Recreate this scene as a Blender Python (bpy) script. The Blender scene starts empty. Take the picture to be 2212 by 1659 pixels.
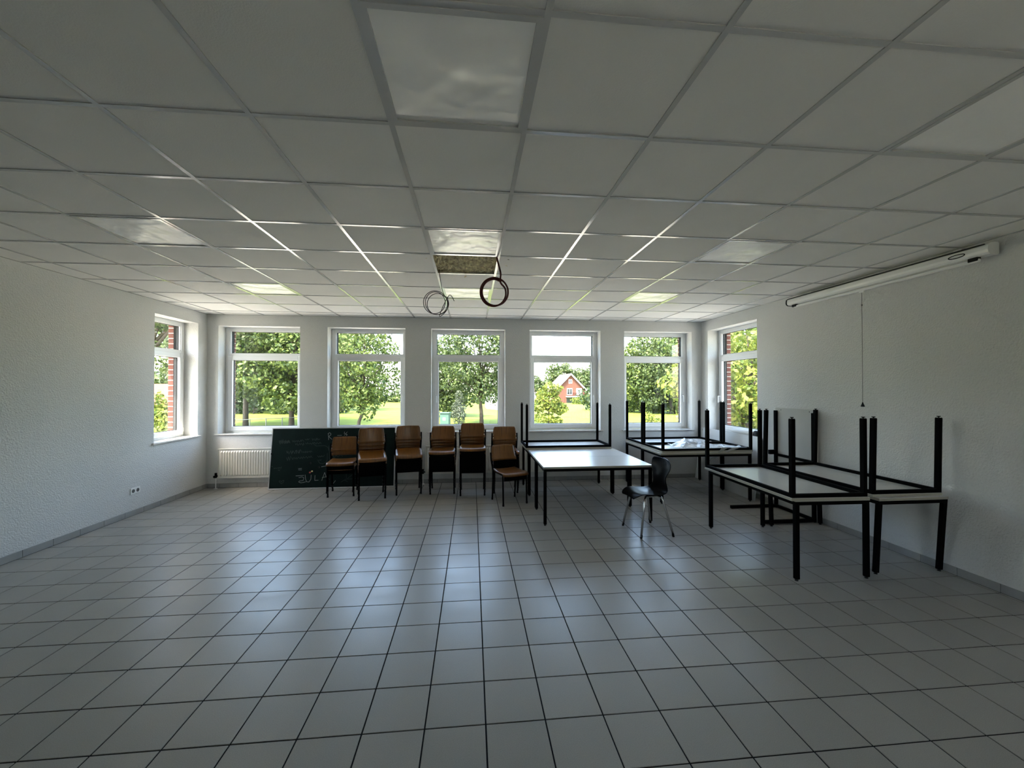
import bpy, bmesh, math, random
import numpy as np
from mathutils import Matrix, Vector
R = math.radians
scene = bpy.context.scene
col = scene.collection

# ------------------------------------------------------------------ camera
CZ = 1.668                                   # eye height
F_PX, YAW, PITCH = 883.74, 0.0974, 0.0098    # focal length in px of a 2212 px wide frame
cam_data = bpy.data.cameras.new('camera')
cam_data.sensor_width = 36.0
cam_data.lens = F_PX / 2212 * 36.0
cam_data.clip_start, cam_data.clip_end = 0.05, 600
cam = bpy.data.objects.new('camera', cam_data)
fw = Vector((math.sin(YAW) * math.cos(PITCH), math.cos(YAW) * math.cos(PITCH), math.sin(PITCH)))
rt = Vector((math.cos(YAW), -math.sin(YAW), 0))
up = rt.cross(fw)
cam.matrix_world = Matrix(((rt.x, up.x, -fw.x, 0), (rt.y, up.y, -fw.y, 0), (rt.z, up.z, -fw.z, CZ), (0, 0, 0, 1)))
col.objects.link(cam)
scene.camera = cam

# ------------------------------------------------------------------ sky, sun, exposure
SUN_DIR = Vector((-0.36, -0.40, 0.86)).normalized()      # towards the sun: behind the camera, to the left
world = bpy.data.worlds.new('sky')
scene.world = world
world.use_nodes = True
wn = world.node_tree
bg = wn.nodes['Background']
sky = wn.nodes.new('ShaderNodeTexSky')
sky.sky_type = 'NISHITA'
sky.sun_disc = False
sky.sun_elevation = math.asin(SUN_DIR.z)
sky.sun_rotation = math.atan2(SUN_DIR.x, SUN_DIR.y)
sky.air_density, sky.dust_density, sky.ozone_density = 1.0, 2.2, 0.6
wb = wn.nodes.new('ShaderNodeVectorMath'); wb.operation = 'MULTIPLY'      # the photograph's daylight white balance
wb.inputs[1].default_value = (1.0, 0.925, 0.845)
wn.links.new(sky.outputs[0], wb.inputs[0])
wn.links.new(wb.outputs[0], bg.inputs['Color'])
bg.inputs['Strength'].default_value = 1.0
sun_data = bpy.data.lights.new('sun', 'SUN')
sun_data.energy = 8.0
sun_data.angle = R(0.6)
sun_data.color = (1.0, 0.92, 0.78)
sun = bpy.data.objects.new('sun', sun_data)
sun.rotation_euler = SUN_DIR.to_track_quat('Z', 'Y').to_euler()
sun.location = (-20, -20, 40)
col.objects.link(sun)
vs = scene.view_settings
vs.view_transform = 'Standard'
vs.look = 'None'
vs.gamma = 1.0
vs.use_curve_mapping = False
vs.exposure = 1.84
scene.cycles.max_bounces = 14
scene.cycles.diffuse_bounces = 8
scene.cycles.glossy_bounces = 6
scene.cycles.transparent_max_bounces = 24
scene.cycles.sample_clamp_indirect = 8.0
scene.cycles.use_denoising = True
scene.cycles.adaptive_threshold = 0.02

# ------------------------------------------------------------------ room measures (metres, camera at x = y = 0)
XL, XR, YB, YF, ZC = -4.41, 4.294, 7.30, -2.4, 2.901
REV = 0.21                                   # depth of the plastered reveals
WZ0, WZ1 = 0.90, 2.715                       # window openings
BACK_WIN = [(-4.235, -2.925), (-2.473, -1.163), (-0.717, 0.590), (1.032, 2.343), (2.793, 4.098)]
LEFT_WIN = (6.162, 7.076)
RIGHT_WIN = (5.798, 7.100)

# ------------------------------------------------------------------ materials
MATS = {}
def mat(name, color, rough=0.6, spec=0.5, metal=0.0, bump=None, var=None, coat=0.0):
    """Principled material; bump=(scale, strength[, detail]); var=(scale, amount) mottles the colour."""
    m = bpy.data.materials.new(name)
    m.use_nodes = True
    nt = m.node_tree
    p = nt.nodes['Principled BSDF']
    p.inputs['Base Color'].default_value = (*color, 1)
    p.inputs['Roughness'].default_value = rough
    p.inputs['Specular IOR Level'].default_value = spec
    p.inputs['Metallic'].default_value = metal
    p.inputs['Coat Weight'].default_value = coat
    p.inputs['Coat Roughness'].default_value = 0.30
    tc = nt.nodes.new('ShaderNodeTexCoord')
    if bump:
        n = nt.nodes.new('ShaderNodeTexNoise')
        n.inputs['Scale'].default_value = bump[0]
        n.inputs['Detail'].default_value = bump[2] if len(bump) > 2 else 3
        b = nt.nodes.new('ShaderNodeBump')
        b.inputs['Strength'].default_value = bump[1]
        b.inputs['Distance'].default_value = bump[3] if len(bump) > 3 else 0.01
        nt.links.new(tc.outputs['Object'], n.inputs['Vector'])
        nt.links.new(n.outputs[0], b.inputs['Height'])
        nt.links.new(b.outputs[0], p.inputs['Normal'])
    if var:
        n = nt.nodes.new('ShaderNodeTexNoise')
        n.inputs['Scale'].default_value = var[0]
        n.inputs['Detail'].default_value = 5
        r = nt.nodes.new('ShaderNodeValToRGB')
        a = var[1]
        r.color_ramp.elements[0].position, r.color_ramp.elements[1].position = 0.3, 0.7
        r.color_ramp.elements[0].color = (*[c * (1 - a) for c in color], 1)
        r.color_ramp.elements[1].color = (*[min(1, c * (1 + a)) for c in color], 1)
        nt.links.new(tc.outputs['Object'], n.inputs['Vector'])
        nt.links.new(n.outputs[0], r.inputs[0])
        nt.links.new(r.outputs[0], p.inputs['Base Color'])
    MATS[name] = m
    return m

mat('plaster', (0.62, 0.62, 0.61), 0.9, 0.2, bump=(70, 0.75, 2, 0.010))
mat('ceiling_board', (0.72, 0.71, 0.68), 0.95, 0.15, bump=(160, 0.25, 2, 0.003), var=(2.5, 0.02))
mat('ceiling_metal', (0.50, 0.50, 0.49), 0.17, 0.9)
mat('grout', (0.008, 0.008, 0.009), 0.9, 0.2)
mat('skirting_tile', (0.30, 0.30, 0.29), 0.45, 0.4, var=(5, 0.08))
mat('upvc', (0.84, 0.85, 0.86), 0.28, 0.5)
mat('gasket', (0.012, 0.012, 0.013), 0.6, 0.3)
mat('sill_stone', (0.62, 0.60, 0.57), 0.22, 0.5, var=(9, 0.12))
mat('radiator_enamel', (0.74, 0.73, 0.68), 0.35, 0.5)
mat('black_steel', (0.003, 0.003, 0.0032), 0.6, 0.02)
mat('black_plastic', (0.004, 0.004, 0.0045), 0.4, 0.2)
mat('chair_shell', (0.003, 0.0035, 0.005), 0.30, 0.08)
mat('chrome', (0.62, 0.62, 0.62), 0.22, 0.5, metal=1.0)
mat('laminate', (0.60, 0.60, 0.60), 0.30, 0.5, var=(3, 0.05))
mat('laminate_under', (0.54, 0.53, 0.50), 0.30, 0.5, var=(3, 0.05))
mat('laminate_grey', (0.43, 0.43, 0.41), 0.4, 0.4, var=(3, 0.05))
mat('table_edge', (0.36, 0.34, 0.28), 0.5, 0.3)
mat('white_board', (0.66, 0.66, 0.65), 0.4, 0.4)
mat('chalkboard', (0.004, 0.011, 0.0095), 0.5, 0.10, var=(4, 0.2))
mat('aluminium', (0.62, 0.62, 0.62), 0.4, 0.5, metal=0.7)
mat('chalk', (0.26, 0.28, 0.27), 0.95, 0.1)
mat('chalk_faint', (0.040, 0.052, 0.048), 0.95, 0.1)
mat('magnet_red', (0.45, 0.05, 0.05), 0.4)
mat('magnet_cream', (0.55, 0.45, 0.16), 0.4)
mat('white_plastic', (0.78, 0.78, 0.76), 0.35, 0.5)
mat('socket_hole', (0.10, 0.10, 0.10), 0.6, 0.3)
mat('cable_black', (0.012, 0.008, 0.008), 0.5, 0.4)
mat('conduit_red', (0.09, 0.008, 0.006), 0.45, 0.4)
mat('wool', (0.80, 0.63, 0.42), 0.95, 0.1, bump=(45, 0.5, 8, 0.02), var=(30, 0.5))
mat('void_dark', (0.02, 0.02, 0.02), 0.9, 0.1)
mat('mortar', (0.36, 0.34, 0.31), 0.95, 0.1)
mat('brick', (0.105, 0.032, 0.022), 0.85, 0.2, bump=(60, 0.3), var=(25, 0.25))
mat('grass', (0.105, 0.135, 0.020), 0.95, 0.1, var=(0.6, 0.25))
mat('bounce_paving', (0.50, 0.46, 0.39), 0.9, 0.2, var=(1.5, 0.1))
mat('bark', (0.055, 0.045, 0.036), 0.95, 0.1, bump=(8, 0.8, 6, 0.05))
mat('roof_tile', (0.10, 0.075, 0.065), 0.8, 0.2)
mat('roof_red', (0.20, 0.075, 0.045), 0.85, 0.2)
mat('far_brick', (0.105, 0.046, 0.034), 0.9, 0.1, var=(3, 0.12))
mat('white_paint', (0.80, 0.80, 0.78), 0.5, 0.4)
mat('dark_glass', (0.02, 0.025, 0.03), 0.1, 0.5)
mat('cabinet_green', (0.035, 0.075, 0.058), 0.6, 0.3)
mat('fence_metal', (0.07, 0.075, 0.075), 0.6, 0.3)
mat('concrete', (0.45, 0.44, 0.42), 0.9, 0.2, var=(2, 0.1))

def floor_tile_mat():
    m = mat('floor_tile', (0.25, 0.247, 0.235), 0.36, 0.46)
    nt = m.node_tree; p = nt.nodes['Principled BSDF']
    tc = nt.nodes.new('ShaderNodeTexCoord')
    geo = nt.nodes.new('ShaderNodeNewGeometry')
    oi = nt.nodes.new('ShaderNodeObjectInfo')
    n = nt.nodes.new('ShaderNodeTexNoise'); n.inputs['Scale'].default_value = 260; n.inputs['Detail'].default_value = 2
    nt.links.new(geo.outputs['Position'], n.inputs['Vector'])
    r = nt.nodes.new('ShaderNodeValToRGB')
    r.color_ramp.elements[0].position, r.color_ramp.elements[1].position = 0.35, 0.65
    r.color_ramp.elements[0].color = (0.290, 0.278, 0.250, 1)
    r.color_ramp.elements[1].color = (0.346, 0.332, 0.298, 1)
    nt.links.new(n.outputs[0], r.inputs[0])
    v = nt.nodes.new('ShaderNodeHueSaturation')
    mr = nt.nodes.new('ShaderNodeMapRange'); mr.inputs['To Min'].default_value = 0.93; mr.inputs['To Max'].default_value = 1.05
    nt.links.new(oi.outputs['Random'], mr.inputs['Value'])
    nt.links.new(mr.outputs[0], v.inputs['Value'])
    nt.links.new(r.outputs[0], v.inputs['Color'])
    nt.links.new(v.outputs[0], p.inputs['Base Color'])
    # wiped and scuffed patches change the gloss
    s = nt.nodes.new('ShaderNodeTexNoise'); s.inputs['Scale'].default_value = 3.2; s.inputs['Detail'].default_value = 8
    s.inputs['Roughness'].default_value = 0.65
    mp = nt.nodes.new('ShaderNodeMapping'); mp.inputs['Scale'].default_value = (0.8, 1.6, 1)
    nt.links.new(geo.outputs['Position'], mp.inputs['Vector']); nt.links.new(mp.outputs[0], s.inputs['Vector'])
    rr = nt.nodes.new('ShaderNodeMapRange')
    rr.inputs['From Min'].default_value, rr.inputs['From Max'].default_value = 0.35, 0.65
    rr.inputs['To Min'].default_value, rr.inputs['To Max'].default_value = 0.285, 0.36
    nt.links.new(s.outputs[0], rr.inputs['Value']); nt.links.new(rr.outputs[0], p.inputs['Roughness'])
floor_tile_mat()

def wood_mat(name, c0, c1):
    m = mat(name, c0, 0.34, 0.45, coat=0.15)
    nt = m.node_tree; p = nt.nodes['Principled BSDF']
    tc = nt.nodes.new('ShaderNodeTexCoord')
    mp = nt.nodes.new('ShaderNodeMapping'); mp.inputs['Scale'].default_value = (42, 3.5, 3.5)
    n = nt.nodes.new('ShaderNodeTexNoise'); n.inputs['Scale'].default_value = 1.6; n.inputs['Detail'].default_value = 6
    n.inputs['Distortion'].default_value = 0.6
    r = nt.nodes.new('ShaderNodeValToRGB')
    r.color_ramp.elements[0].position, r.color_ramp.elements[1].position = 0.35, 0.68
    r.color_ramp.elements[0].color = (*c0, 1); r.color_ramp.elements[1].color = (*c1, 1)
    nt.links.new(tc.outputs['Object'], mp.inputs['Vector']); nt.links.new(mp.outputs[0], n.inputs['Vector'])
    nt.links.new(n.outputs[0], r.inputs[0]); nt.links.new(r.outputs[0], p.inputs['Base Color'])
wood_mat('beech', (0.120, 0.042, 0.006), (0.195, 0.078, 0.013))

def leaf_mat(name, dark, light, trans=0.35):
    m = bpy.data.materials.new(name); m.use_nodes = True
    nt = m.node_tree; nt.nodes.clear()
    out = nt.nodes.new('ShaderNodeOutputMaterial')
    geo = nt.nodes.new('ShaderNodeNewGeometry')
    r = nt.nodes.new('ShaderNodeValToRGB')
    r.color_ramp.elements[0].color = (*dark, 1); r.color_ramp.elements[1].color = (*light, 1)
    nt.links.new(geo.outputs['Random Per Island'], r.inputs[0])
    d = nt.nodes.new('ShaderNodeBsdfPrincipled'); d.inputs['Roughness'].default_value = 0.55
    d.inputs['Specular IOR Level'].default_value = 0.3
    t = nt.nodes.new('ShaderNodeBsdfTranslucent')
    mx = nt.nodes.new('ShaderNodeMixShader'); mx.inputs[0].default_value = trans
    nt.links.new(r.outputs[0], d.inputs['Base Color']); nt.links.new(r.outputs[0], t.inputs['Color'])
    nt.links.new(d.outputs[0], mx.inputs[1]); nt.links.new(t.outputs[0], mx.inputs[2])
    nt.links.new(mx.outputs[0], out.inputs[0])
    MATS[name] = m
leaf_mat('leaf_oak', (0.014, 0.030, 0.010), (0.100, 0.135, 0.040))
leaf_mat('leaf_maple', (0.020, 0.045, 0.010), (0.135, 0.175, 0.040))
leaf_mat('leaf_young', (0.040, 0.075, 0.010), (0.190, 0.215, 0.035))
leaf_mat('leaf_dark', (0.012, 0.028, 0.010), (0.050, 0.080, 0.026))
leaf_mat('leaf_grey', (0.05, 0.065, 0.045), (0.12, 0.14, 0.10))

def pane_mat():
    m = bpy.data.materials.new('pane_glass'); m.use_nodes = True
    nt = m.node_tree; nt.nodes.clear()
    out = nt.nodes.new('ShaderNodeOutputMaterial')
    t = nt.nodes.new('ShaderNodeBsdfTransparent'); t.inputs[0].default_value = (0.93, 0.955, 0.945, 1)
    g = nt.nodes.new('ShaderNodeBsdfGlossy'); g.inputs['Roughness'].default_value = 0.0
    # Schlick reflectance, the same from both sides of the pane
    geo = nt.nodes.new('ShaderNodeNewGeometry')
    dot = nt.nodes.new('ShaderNodeVectorMath'); dot.operation = 'DOT_PRODUCT'
    nt.links.new(geo.outputs['Incoming'], dot.inputs[0]); nt.links.new(geo.outputs['Normal'], dot.inputs[1])
    def op(o, a, b):
        n = nt.nodes.new('ShaderNodeMath'); n.operation = o
        for k, v in enumerate((a, b)):
            if isinstance(v, (int, float)): n.inputs[k].default_value = v
            elif v is not None: nt.links.new(v, n.inputs[k])
        return n.outputs[0]
    c = op('ABSOLUTE', dot.outputs['Value'], None)
    f = op('ADD', op('MULTIPLY', op('POWER', op('SUBTRACT', 1.0, c), 5.0), 0.96), 0.04)
    mx = nt.nodes.new('ShaderNodeMixShader')
    nt.links.new(f, mx.inputs[0]); nt.links.new(t.outputs[0], mx.inputs[1]); nt.links.new(g.outputs[0], mx.inputs[2])
    nt.links.new(mx.outputs[0], out.inputs[0])
    MATS['pane_glass'] = m
pane_mat()

def film_mat():
    m = bpy.data.materials.new('plastic_film'); m.use_nodes = True
    nt = m.node_tree; nt.nodes.clear()
    out = nt.nodes.new('ShaderNodeOutputMaterial')
    t = nt.nodes.new('ShaderNodeBsdfTransparent')
    g = nt.nodes.new('ShaderNodeBsdfPrincipled')
    g.inputs['Base Color'].default_value = (0.8, 0.82, 0.83, 1); g.inputs['Roughness'].default_value = 0.16
    g.inputs['Specular IOR Level'].default_value = 0.8
    mx = nt.nodes.new('ShaderNodeMixShader'); mx.inputs[0].default_value = 0.45
    nt.links.new(t.outputs[0], mx.inputs[1]); nt.links.new(g.outputs[0], mx.inputs[2])
    nt.links.new(mx.outputs[0], out.inputs[0])
    MATS['plastic_film'] = m
film_mat()

def diffuser_mat():
    m = mat('diffuser', (0.90, 0.89, 0.86), 0.32, 0.8)
    nt = m.node_tree; p = nt.nodes['Principled BSDF']
    tc = nt.nodes.new('ShaderNodeTexCoord')
    n = nt.nodes.new('ShaderNodeTexNoise'); n.inputs['Scale'].default_value = 4.0; n.inputs['Detail'].default_value = 2
    b = nt.nodes.new('ShaderNodeBump'); b.inputs['Strength'].default_value = 0.8; b.inputs['Distance'].default_value = 0.04
    nt.links.new(tc.outputs['Object'], n.inputs['Vector']); nt.links.new(n.outputs[0], b.inputs['Height'])
    nt.links.new(b.outputs[0], p.inputs['Normal'])
diffuser_mat()

# ------------------------------------------------------------------ geometry helpers
class MB:
    """Collects boxes, tubes and sheets; build() links them as one mesh object."""
    def __init__(s): s.v, s.f, s.m = [], [], []
    def add(s, verts, faces, mi=0):
        o = len(s.v); s.v += [tuple(v) for v in verts]
        s.f += [tuple(i + o for i in f) for f in faces]; s.m += [mi] * len(faces)
        return s
    def box(s, x0, x1, y0, y1, z0, z1, mi=0, ch=0.0):
        x0, x1 = min(x0, x1), max(x0, x1); y0, y1 = min(y0, y1), max(y0, y1); z0, z1 = min(z0, z1), max(z0, z1)
        if ch <= 0:
            v = [(x, y, z) for z in (z0, z1) for y in (y0, y1) for x in (x0, x1)]
            return s.add(v, [(0, 2, 3, 1), (4, 5, 7, 6), (0, 1, 5, 4), (2, 6, 7, 3), (0, 4, 6, 2), (1, 3, 7, 5)], mi)
        bm = bmesh.new(); bmesh.ops.create_cube(bm, size=1)
        for w in bm.verts:
            w.co = ((x0 + x1) / 2 + w.co.x * (x1 - x0), (y0 + y1) / 2 + w.co.y * (y1 - y0), (z0 + z1) / 2 + w.co.z * (z1 - z0))
        bmesh.ops.bevel(bm, geom=bm.edges[:], offset=ch, segments=1, affect='EDGES')
        bm.verts.index_update()
        s.add([w.co[:] for w in bm.verts], [[w.index for w in f.verts] for f in bm.faces], mi); bm.free()
        return s
    def tube(s, pts, r, seg=8, mi=0, cap=True, closed=False):
        pts = [Vector(p) for p in pts]; n = len(pts)
        rs = r if isinstance(r, (list, tuple)) else [r] * n
        prev = None; rings = []
        for i, p in enumerate(pts):
            a = pts[(i - 1) % n] if (i or closed) else p
            b = pts[(i + 1) % n] if (i < n - 1 or closed) else p
            d = (b - a).normalized()
            ref = prev if prev is not None else (Vector((0, 0, 1)) if abs(d.z) < 0.9 else Vector((1, 0, 0)))
            u = (ref - d * ref.dot(d)).normalized(); w = d.cross(u); prev = u
            rings.append([p + (u * math.cos(t) + w * math.sin(t)) * rs[i] for t in [2 * math.pi * k / seg + math.pi / seg for k in range(seg)]])
        v = [q for ring in rings for q in ring]; f = []
        m = n if closed else n - 1
        for i in range(m):
            j = (i + 1) % n
            f += [(i * seg + k, i * seg + (k + 1) % seg, j * seg + (k + 1) % seg, j * seg + k) for k in range(seg)]
        if cap and not closed:
            f += [tuple(range(seg - 1, -1, -1)), tuple((n - 1) * seg + k for k in range(seg))]
        return s.add(v, f, mi)
    def bar(s, a, b, w, h, mi=0):
        """square tube from a to b, w wide and h deep"""
        a, b = Vector(a), Vector(b); d = (b - a).normalized()
        ref = Vector((0, 1, 0)) if abs(d.y) < 0.9 else Vector((0, 0, 1))
        u = (ref.cross(d)).normalized(); t = d.cross(u)
        v = [p + u * sx * w / 2 + t * sy * h / 2 for p in (a, b) for sx, sy in ((-1, -1), (1, -1), (1, 1), (-1, 1))]
        return s.add(v, [(3, 2, 1, 0), (4, 5, 6, 7), (0, 1, 5, 4), (1, 2, 6, 5), (2, 3, 7, 6), (3, 0, 4, 7)], mi)
    def disc(s, c, axis, r, h, seg=16, mi=0):
        c = Vector(c); a = Vector(axis).normalized()
        return s.tube([c, c + a * h], r, seg, mi)
    def sheet(s, grid, mi=0):
        n, m = len(grid), len(grid[0])
        return s.add([p for row in grid for p in row], [(i * m + j, i * m + j + 1, (i + 1) * m + j + 1, (i + 1) * m + j) for i in range(n - 1) for j in range(m - 1)], mi)
    def mesh(s, name, mats, smooth=False):
        me = bpy.data.meshes.new(name); me.from_pydata(s.v, [], s.f)
        for k in (mats if isinstance(mats, (list, tuple)) else [mats]): me.materials.append(MATS[k])
        if any(s.m): me.polygons.foreach_set('material_index', s.m)
        if smooth: me.polygons.foreach_set('use_smooth', [True] * len(me.polygons))
        me.update(); return me
    def build(s, name, mats, parent=None, smooth=False, loc=None):
        return link(name, s.mesh(name, mats, smooth), parent, loc)

def link(name, data, parent=None, loc=None):
    o = bpy.data.objects.new(name, data); col.objects.link(o)
    if parent: o.parent = parent
    if loc is not None: o.location = loc
    return o
def tag(o, label=None, cat=None, group=None, kind=None):
    if label: o['label'] = label
    if cat: o['category'] = cat
    if group: o['group'] = group
    if kind: o['kind'] = kind
    return o
def empty(name, loc=(0, 0, 0), rz=0.0):
    o = bpy.data.objects.new(name, None); col.objects.link(o)
    o.empty_display_size = 0.1; o.location = loc; o.rotation_euler = (0, 0, rz); return o
def copy_tree(o, parent=None):
    c = o.copy(); col.objects.link(c); c.parent = parent
    for ch in list(o.children): copy_tree(ch, c)
    return c
def solidify(o, t, off=0.0):
    m = o.modifiers.new('thickness', 'SOLIDIFY'); m.thickness = t; m.offset = off; return o

# ------------------------------------------------------------------ walls
def pierced(mb, axis, face, depth, u0, u1, z0, z1, holes, mi=0):
    """a wall slab with rectangular openings, face at `face`, growing by depth; u runs along the wall"""
    us = sorted({u0, u1, *[h for a in holes for h in a[:2]]})
    zs = sorted({z0, z1, *[h for a in holes for h in a[2:]]})
    lo, hi = min(face, face + depth), max(face, face + depth)
    for a, b in zip(us, us[1:]):
        for c, d in zip(zs, zs[1:]):
            mu, mz = (a + b) / 2, (c + d) / 2
            if any(h[0] < mu < h[1] and h[2] < mz < h[3] for h in holes): continue
            if axis == 'y': mb.box(a, b, lo, hi, c, d, mi)
            else: mb.box(lo, hi, a, b, c, d, mi)
OUT = 0.29          # inner leaf thickness; the brick leaf follows
BR = 0.12
IN = 0.05           # the brick opening is a little smaller than the plastered one
def cut(h): return [(a + IN, b - IN, WZ0 - 0.06, WZ1 - 0.04) for a, b in h]
def inner(h): return [(a, b, WZ0 - 0.03, WZ1) for a, b in h]
def wall(name, label, axis, face, sgn, u0, u1, wins):
    mb = MB(); pierced(mb, axis, face, sgn * OUT, u0, u1, 0, ZC + 0.25, inner(wins))
    w = mb.build(name, 'plaster'); tag(w, label, 'wall', kind='structure')
    mb = MB(); pierced(mb, axis, face + sgn * (OUT + 0.004), sgn * BR, u0, u1, -0.6, ZC + 0.25, cut(wins))
    mb.build('brick_leaf', 'mortar', w)
    return w
wall_back = wall('wall_back', 'white plastered window wall at the far end with five windows', 'y', YB, 1, XL - 0.42, XR + 0.42, BACK_WIN)
wall_left = wall('wall_left', 'long white plastered wall on the left with one corner window', 'x', XL, -1, YF, YB - 0.001, [LEFT_WIN])
wall_right = wall('wall_right', 'long white plastered wall on the right with one corner window', 'x', XR, 1, YF, YB - 0.001, [RIGHT_WIN])
FILL_WIN = [(1.385, 2.375)]  # unseen window, added to brighten the near half of the room
wall_front = wall('wall_front', 'white wall behind the camera with one added window', 'y', YF, -1, XL - 0.42, XR + 0.42, FILL_WIN)

# bricks of the outer jambs one can see through the glass
brick_me = MB().box(-0.125, 0.0, -0.0575, 0.0575, 0, 0.069, ch=0.004).mesh('brick', 'brick')
def jamb_bricks(parent, axis, face, sgn, edge, side):
    """column of bricks lining one jamb: edge = jamb coordinate, side = direction of the opening"""
    z = WZ0 - 0.10; k = 0
    while z < WZ1 + 0.02:
        o = link('brick', brick_me, parent)
        c = face + sgn * (OUT + 0.004 + BR / 2 + 0.001)
        if axis == 'x': o.location = (c, edge + side * 0.006, z); o.rotation_euler = (0, 0, R(90) if side > 0 else R(-90))
        else: o.location = (edge + side * 0.006, c, z); o.rotation_euler = (0, 0, 0 if side > 0 else R(180))
        z += 0.0833; k += 1
jamb_bricks(wall_left, 'x', XL, -1, LEFT_WIN[1] - IN, -1)
jamb_bricks(wall_right, 'x', XR, 1, RIGHT_WIN[1] - IN, -1)
jamb_bricks(wall_back, 'y', YB, 1, BACK_WIN[0][0] + IN, 1)
jamb_bricks(wall_back, 'y', YB, 1, BACK_WIN[4][1] - IN, -1)

# roof with eaves
mb = MB(); mb.box(XL - 0.92, XR + 0.92, YF - 0.9, YB + 0.92, ZC + 0.26, ZC + 0.40)
tag(mb.build('roof', 'concrete'), 'flat eaves and roof deck over the room', 'roof', kind='structure')

# ------------------------------------------------------------------ floor
TP = 0.299; TX0, TY0 = 0.0696, 2.0496
mb = MB(); mb.box(XL - 0.02, XR + 0.02, YF - 0.02, YB + 0.02, -0.2, -0.0035)
floor = tag(mb.build('floor', 'grout'), 'grey square tiled floor with dark joints', 'floor', kind='structure')
J = 0.0038; CH = 0.0012
def tile_geo(x0, x1, y0, y1, mb):
    a = [(x0, y0, -0.004), (x1, y0, -0.004), (x1, y1, -0.004), (x0, y1, -0.004)]
    b = [(x0, y0, -CH), (x1, y0, -CH), (x1, y1, -CH), (x0, y1, -CH)]
    c = [(x0 + CH, y0 + CH, 0), (x1 - CH, y0 + CH, 0), (x1 - CH, y1 - CH, 0), (x0 + CH, y1 - CH, 0)]
    f = [(8, 9, 10, 11)]
    for k in range(4):
        n = (k + 1) % 4
        f += [(k, n, 4 + n, 4 + k), (4 + k, 4 + n, 8 + n, 8 + k)]
    mb.add(a + b + c, f)
cells = []
for i in range(-15, 15):
    for j in range(-15, 18):
        x0, x1 = TX0 + i * TP + J, TX0 + (i + 1) * TP - J
        y0, y1 = TY0 + j * TP + J, TY0 + (j + 1) * TP - J
        x0, x1, y0, y1 = max(x0, XL), min(x1, XR), max(y0, YF), min(y1, YB)
        if x1 - x0 < 0.01 or y1 - y0 < 0.01: continue
        p = Vector(((x0 + x1) / 2, (y0 + y1) / 2, -CZ)); d = p.dot(fw)
        sc_ = -1
        if d > 0.5:
            u, v = p.dot(rt) / d * F_PX, -p.dot(up) / d * F_PX
            if abs(u) < 1106 + 60 and v < 829 + 60: sc_ = (x1 - x0) * (y1 - y0) / d ** 3
        cells.append((sc_, x0, x1, y0, y1))
cells.sort(reverse=True)
full = MB(); tile_geo(-TP / 2 + J, TP / 2 - J, -TP / 2 + J, TP / 2 - J, full); tile_me = full.mesh('tile', 'floor_tile')
rest = MB()
for k, (s_, x0, x1, y0, y1) in enumerate(cells):
    whole = x1 - x0 > TP - 2 * J - 0.001 and y1 - y0 > TP - 2 * J - 0.001
    if k < 298 and s_ > 0 and whole: link('tile', tile_me, floor, ((x0 + x1) / 2, (y0 + y1) / 2, 0))
    else: tile_geo(x0, x1, y0, y1, rest)
tag(rest.build('far_tiles', 'floor_tile', floor), kind='stuff')

# ------------------------------------------------------------------ skirting
SK = 0.072
def skirting(name, label, axis, face, sgn, u0, u1, phase, vis0):
    s = tag(empty(name), label, 'skirting', kind='structure')
    g = MB()
    e = 0.009
    if axis == 'x': g.box(face, face + sgn * 0.006, u0, u1, 0, SK - 0.002)
    else: g.box(u0, u1, face, face + sgn * 0.006, 0, SK - 0.002)
    g.build('bedding', 'grout', s)
    full_me = None
    k0 = math.floor((u0 - phase) / TP)
    k = k0
    while phase + k * TP < u1:
        a, b = max(phase + k * TP + 0.0015, u0), min(phase + (k + 1) * TP - 0.0015, u1)
        k += 1
        if b - a < 0.02 or b < vis0: continue
        m = MB()
        if axis == 'x': m.box(face + sgn * 0.001, face + sgn * e, a, b, 0.003, SK, ch=0.0012)
        else: m.box(a, b, face + sgn * 0.001, face + sgn * e, 0.003, SK, ch=0.0012)
        m.build('tile', 'skirting_tile', s)
skirting('baseboard_left', 'row of grey skirting tiles along the left wall', 'x', XL, 1, YF, YB - 0.01, TY0 + 0.05, 2.6)
skirting('baseboard_right', 'row of grey skirting tiles along the right wall', 'x', XR, -1, YF, YB - 0.01, TY0, 2.0)
skirting('baseboard_back', 'row of grey skirting tiles under the window wall', 'y', YB, -1, XL + 0.01, XR - 0.01, TX0 - 0.08, -9)

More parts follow.
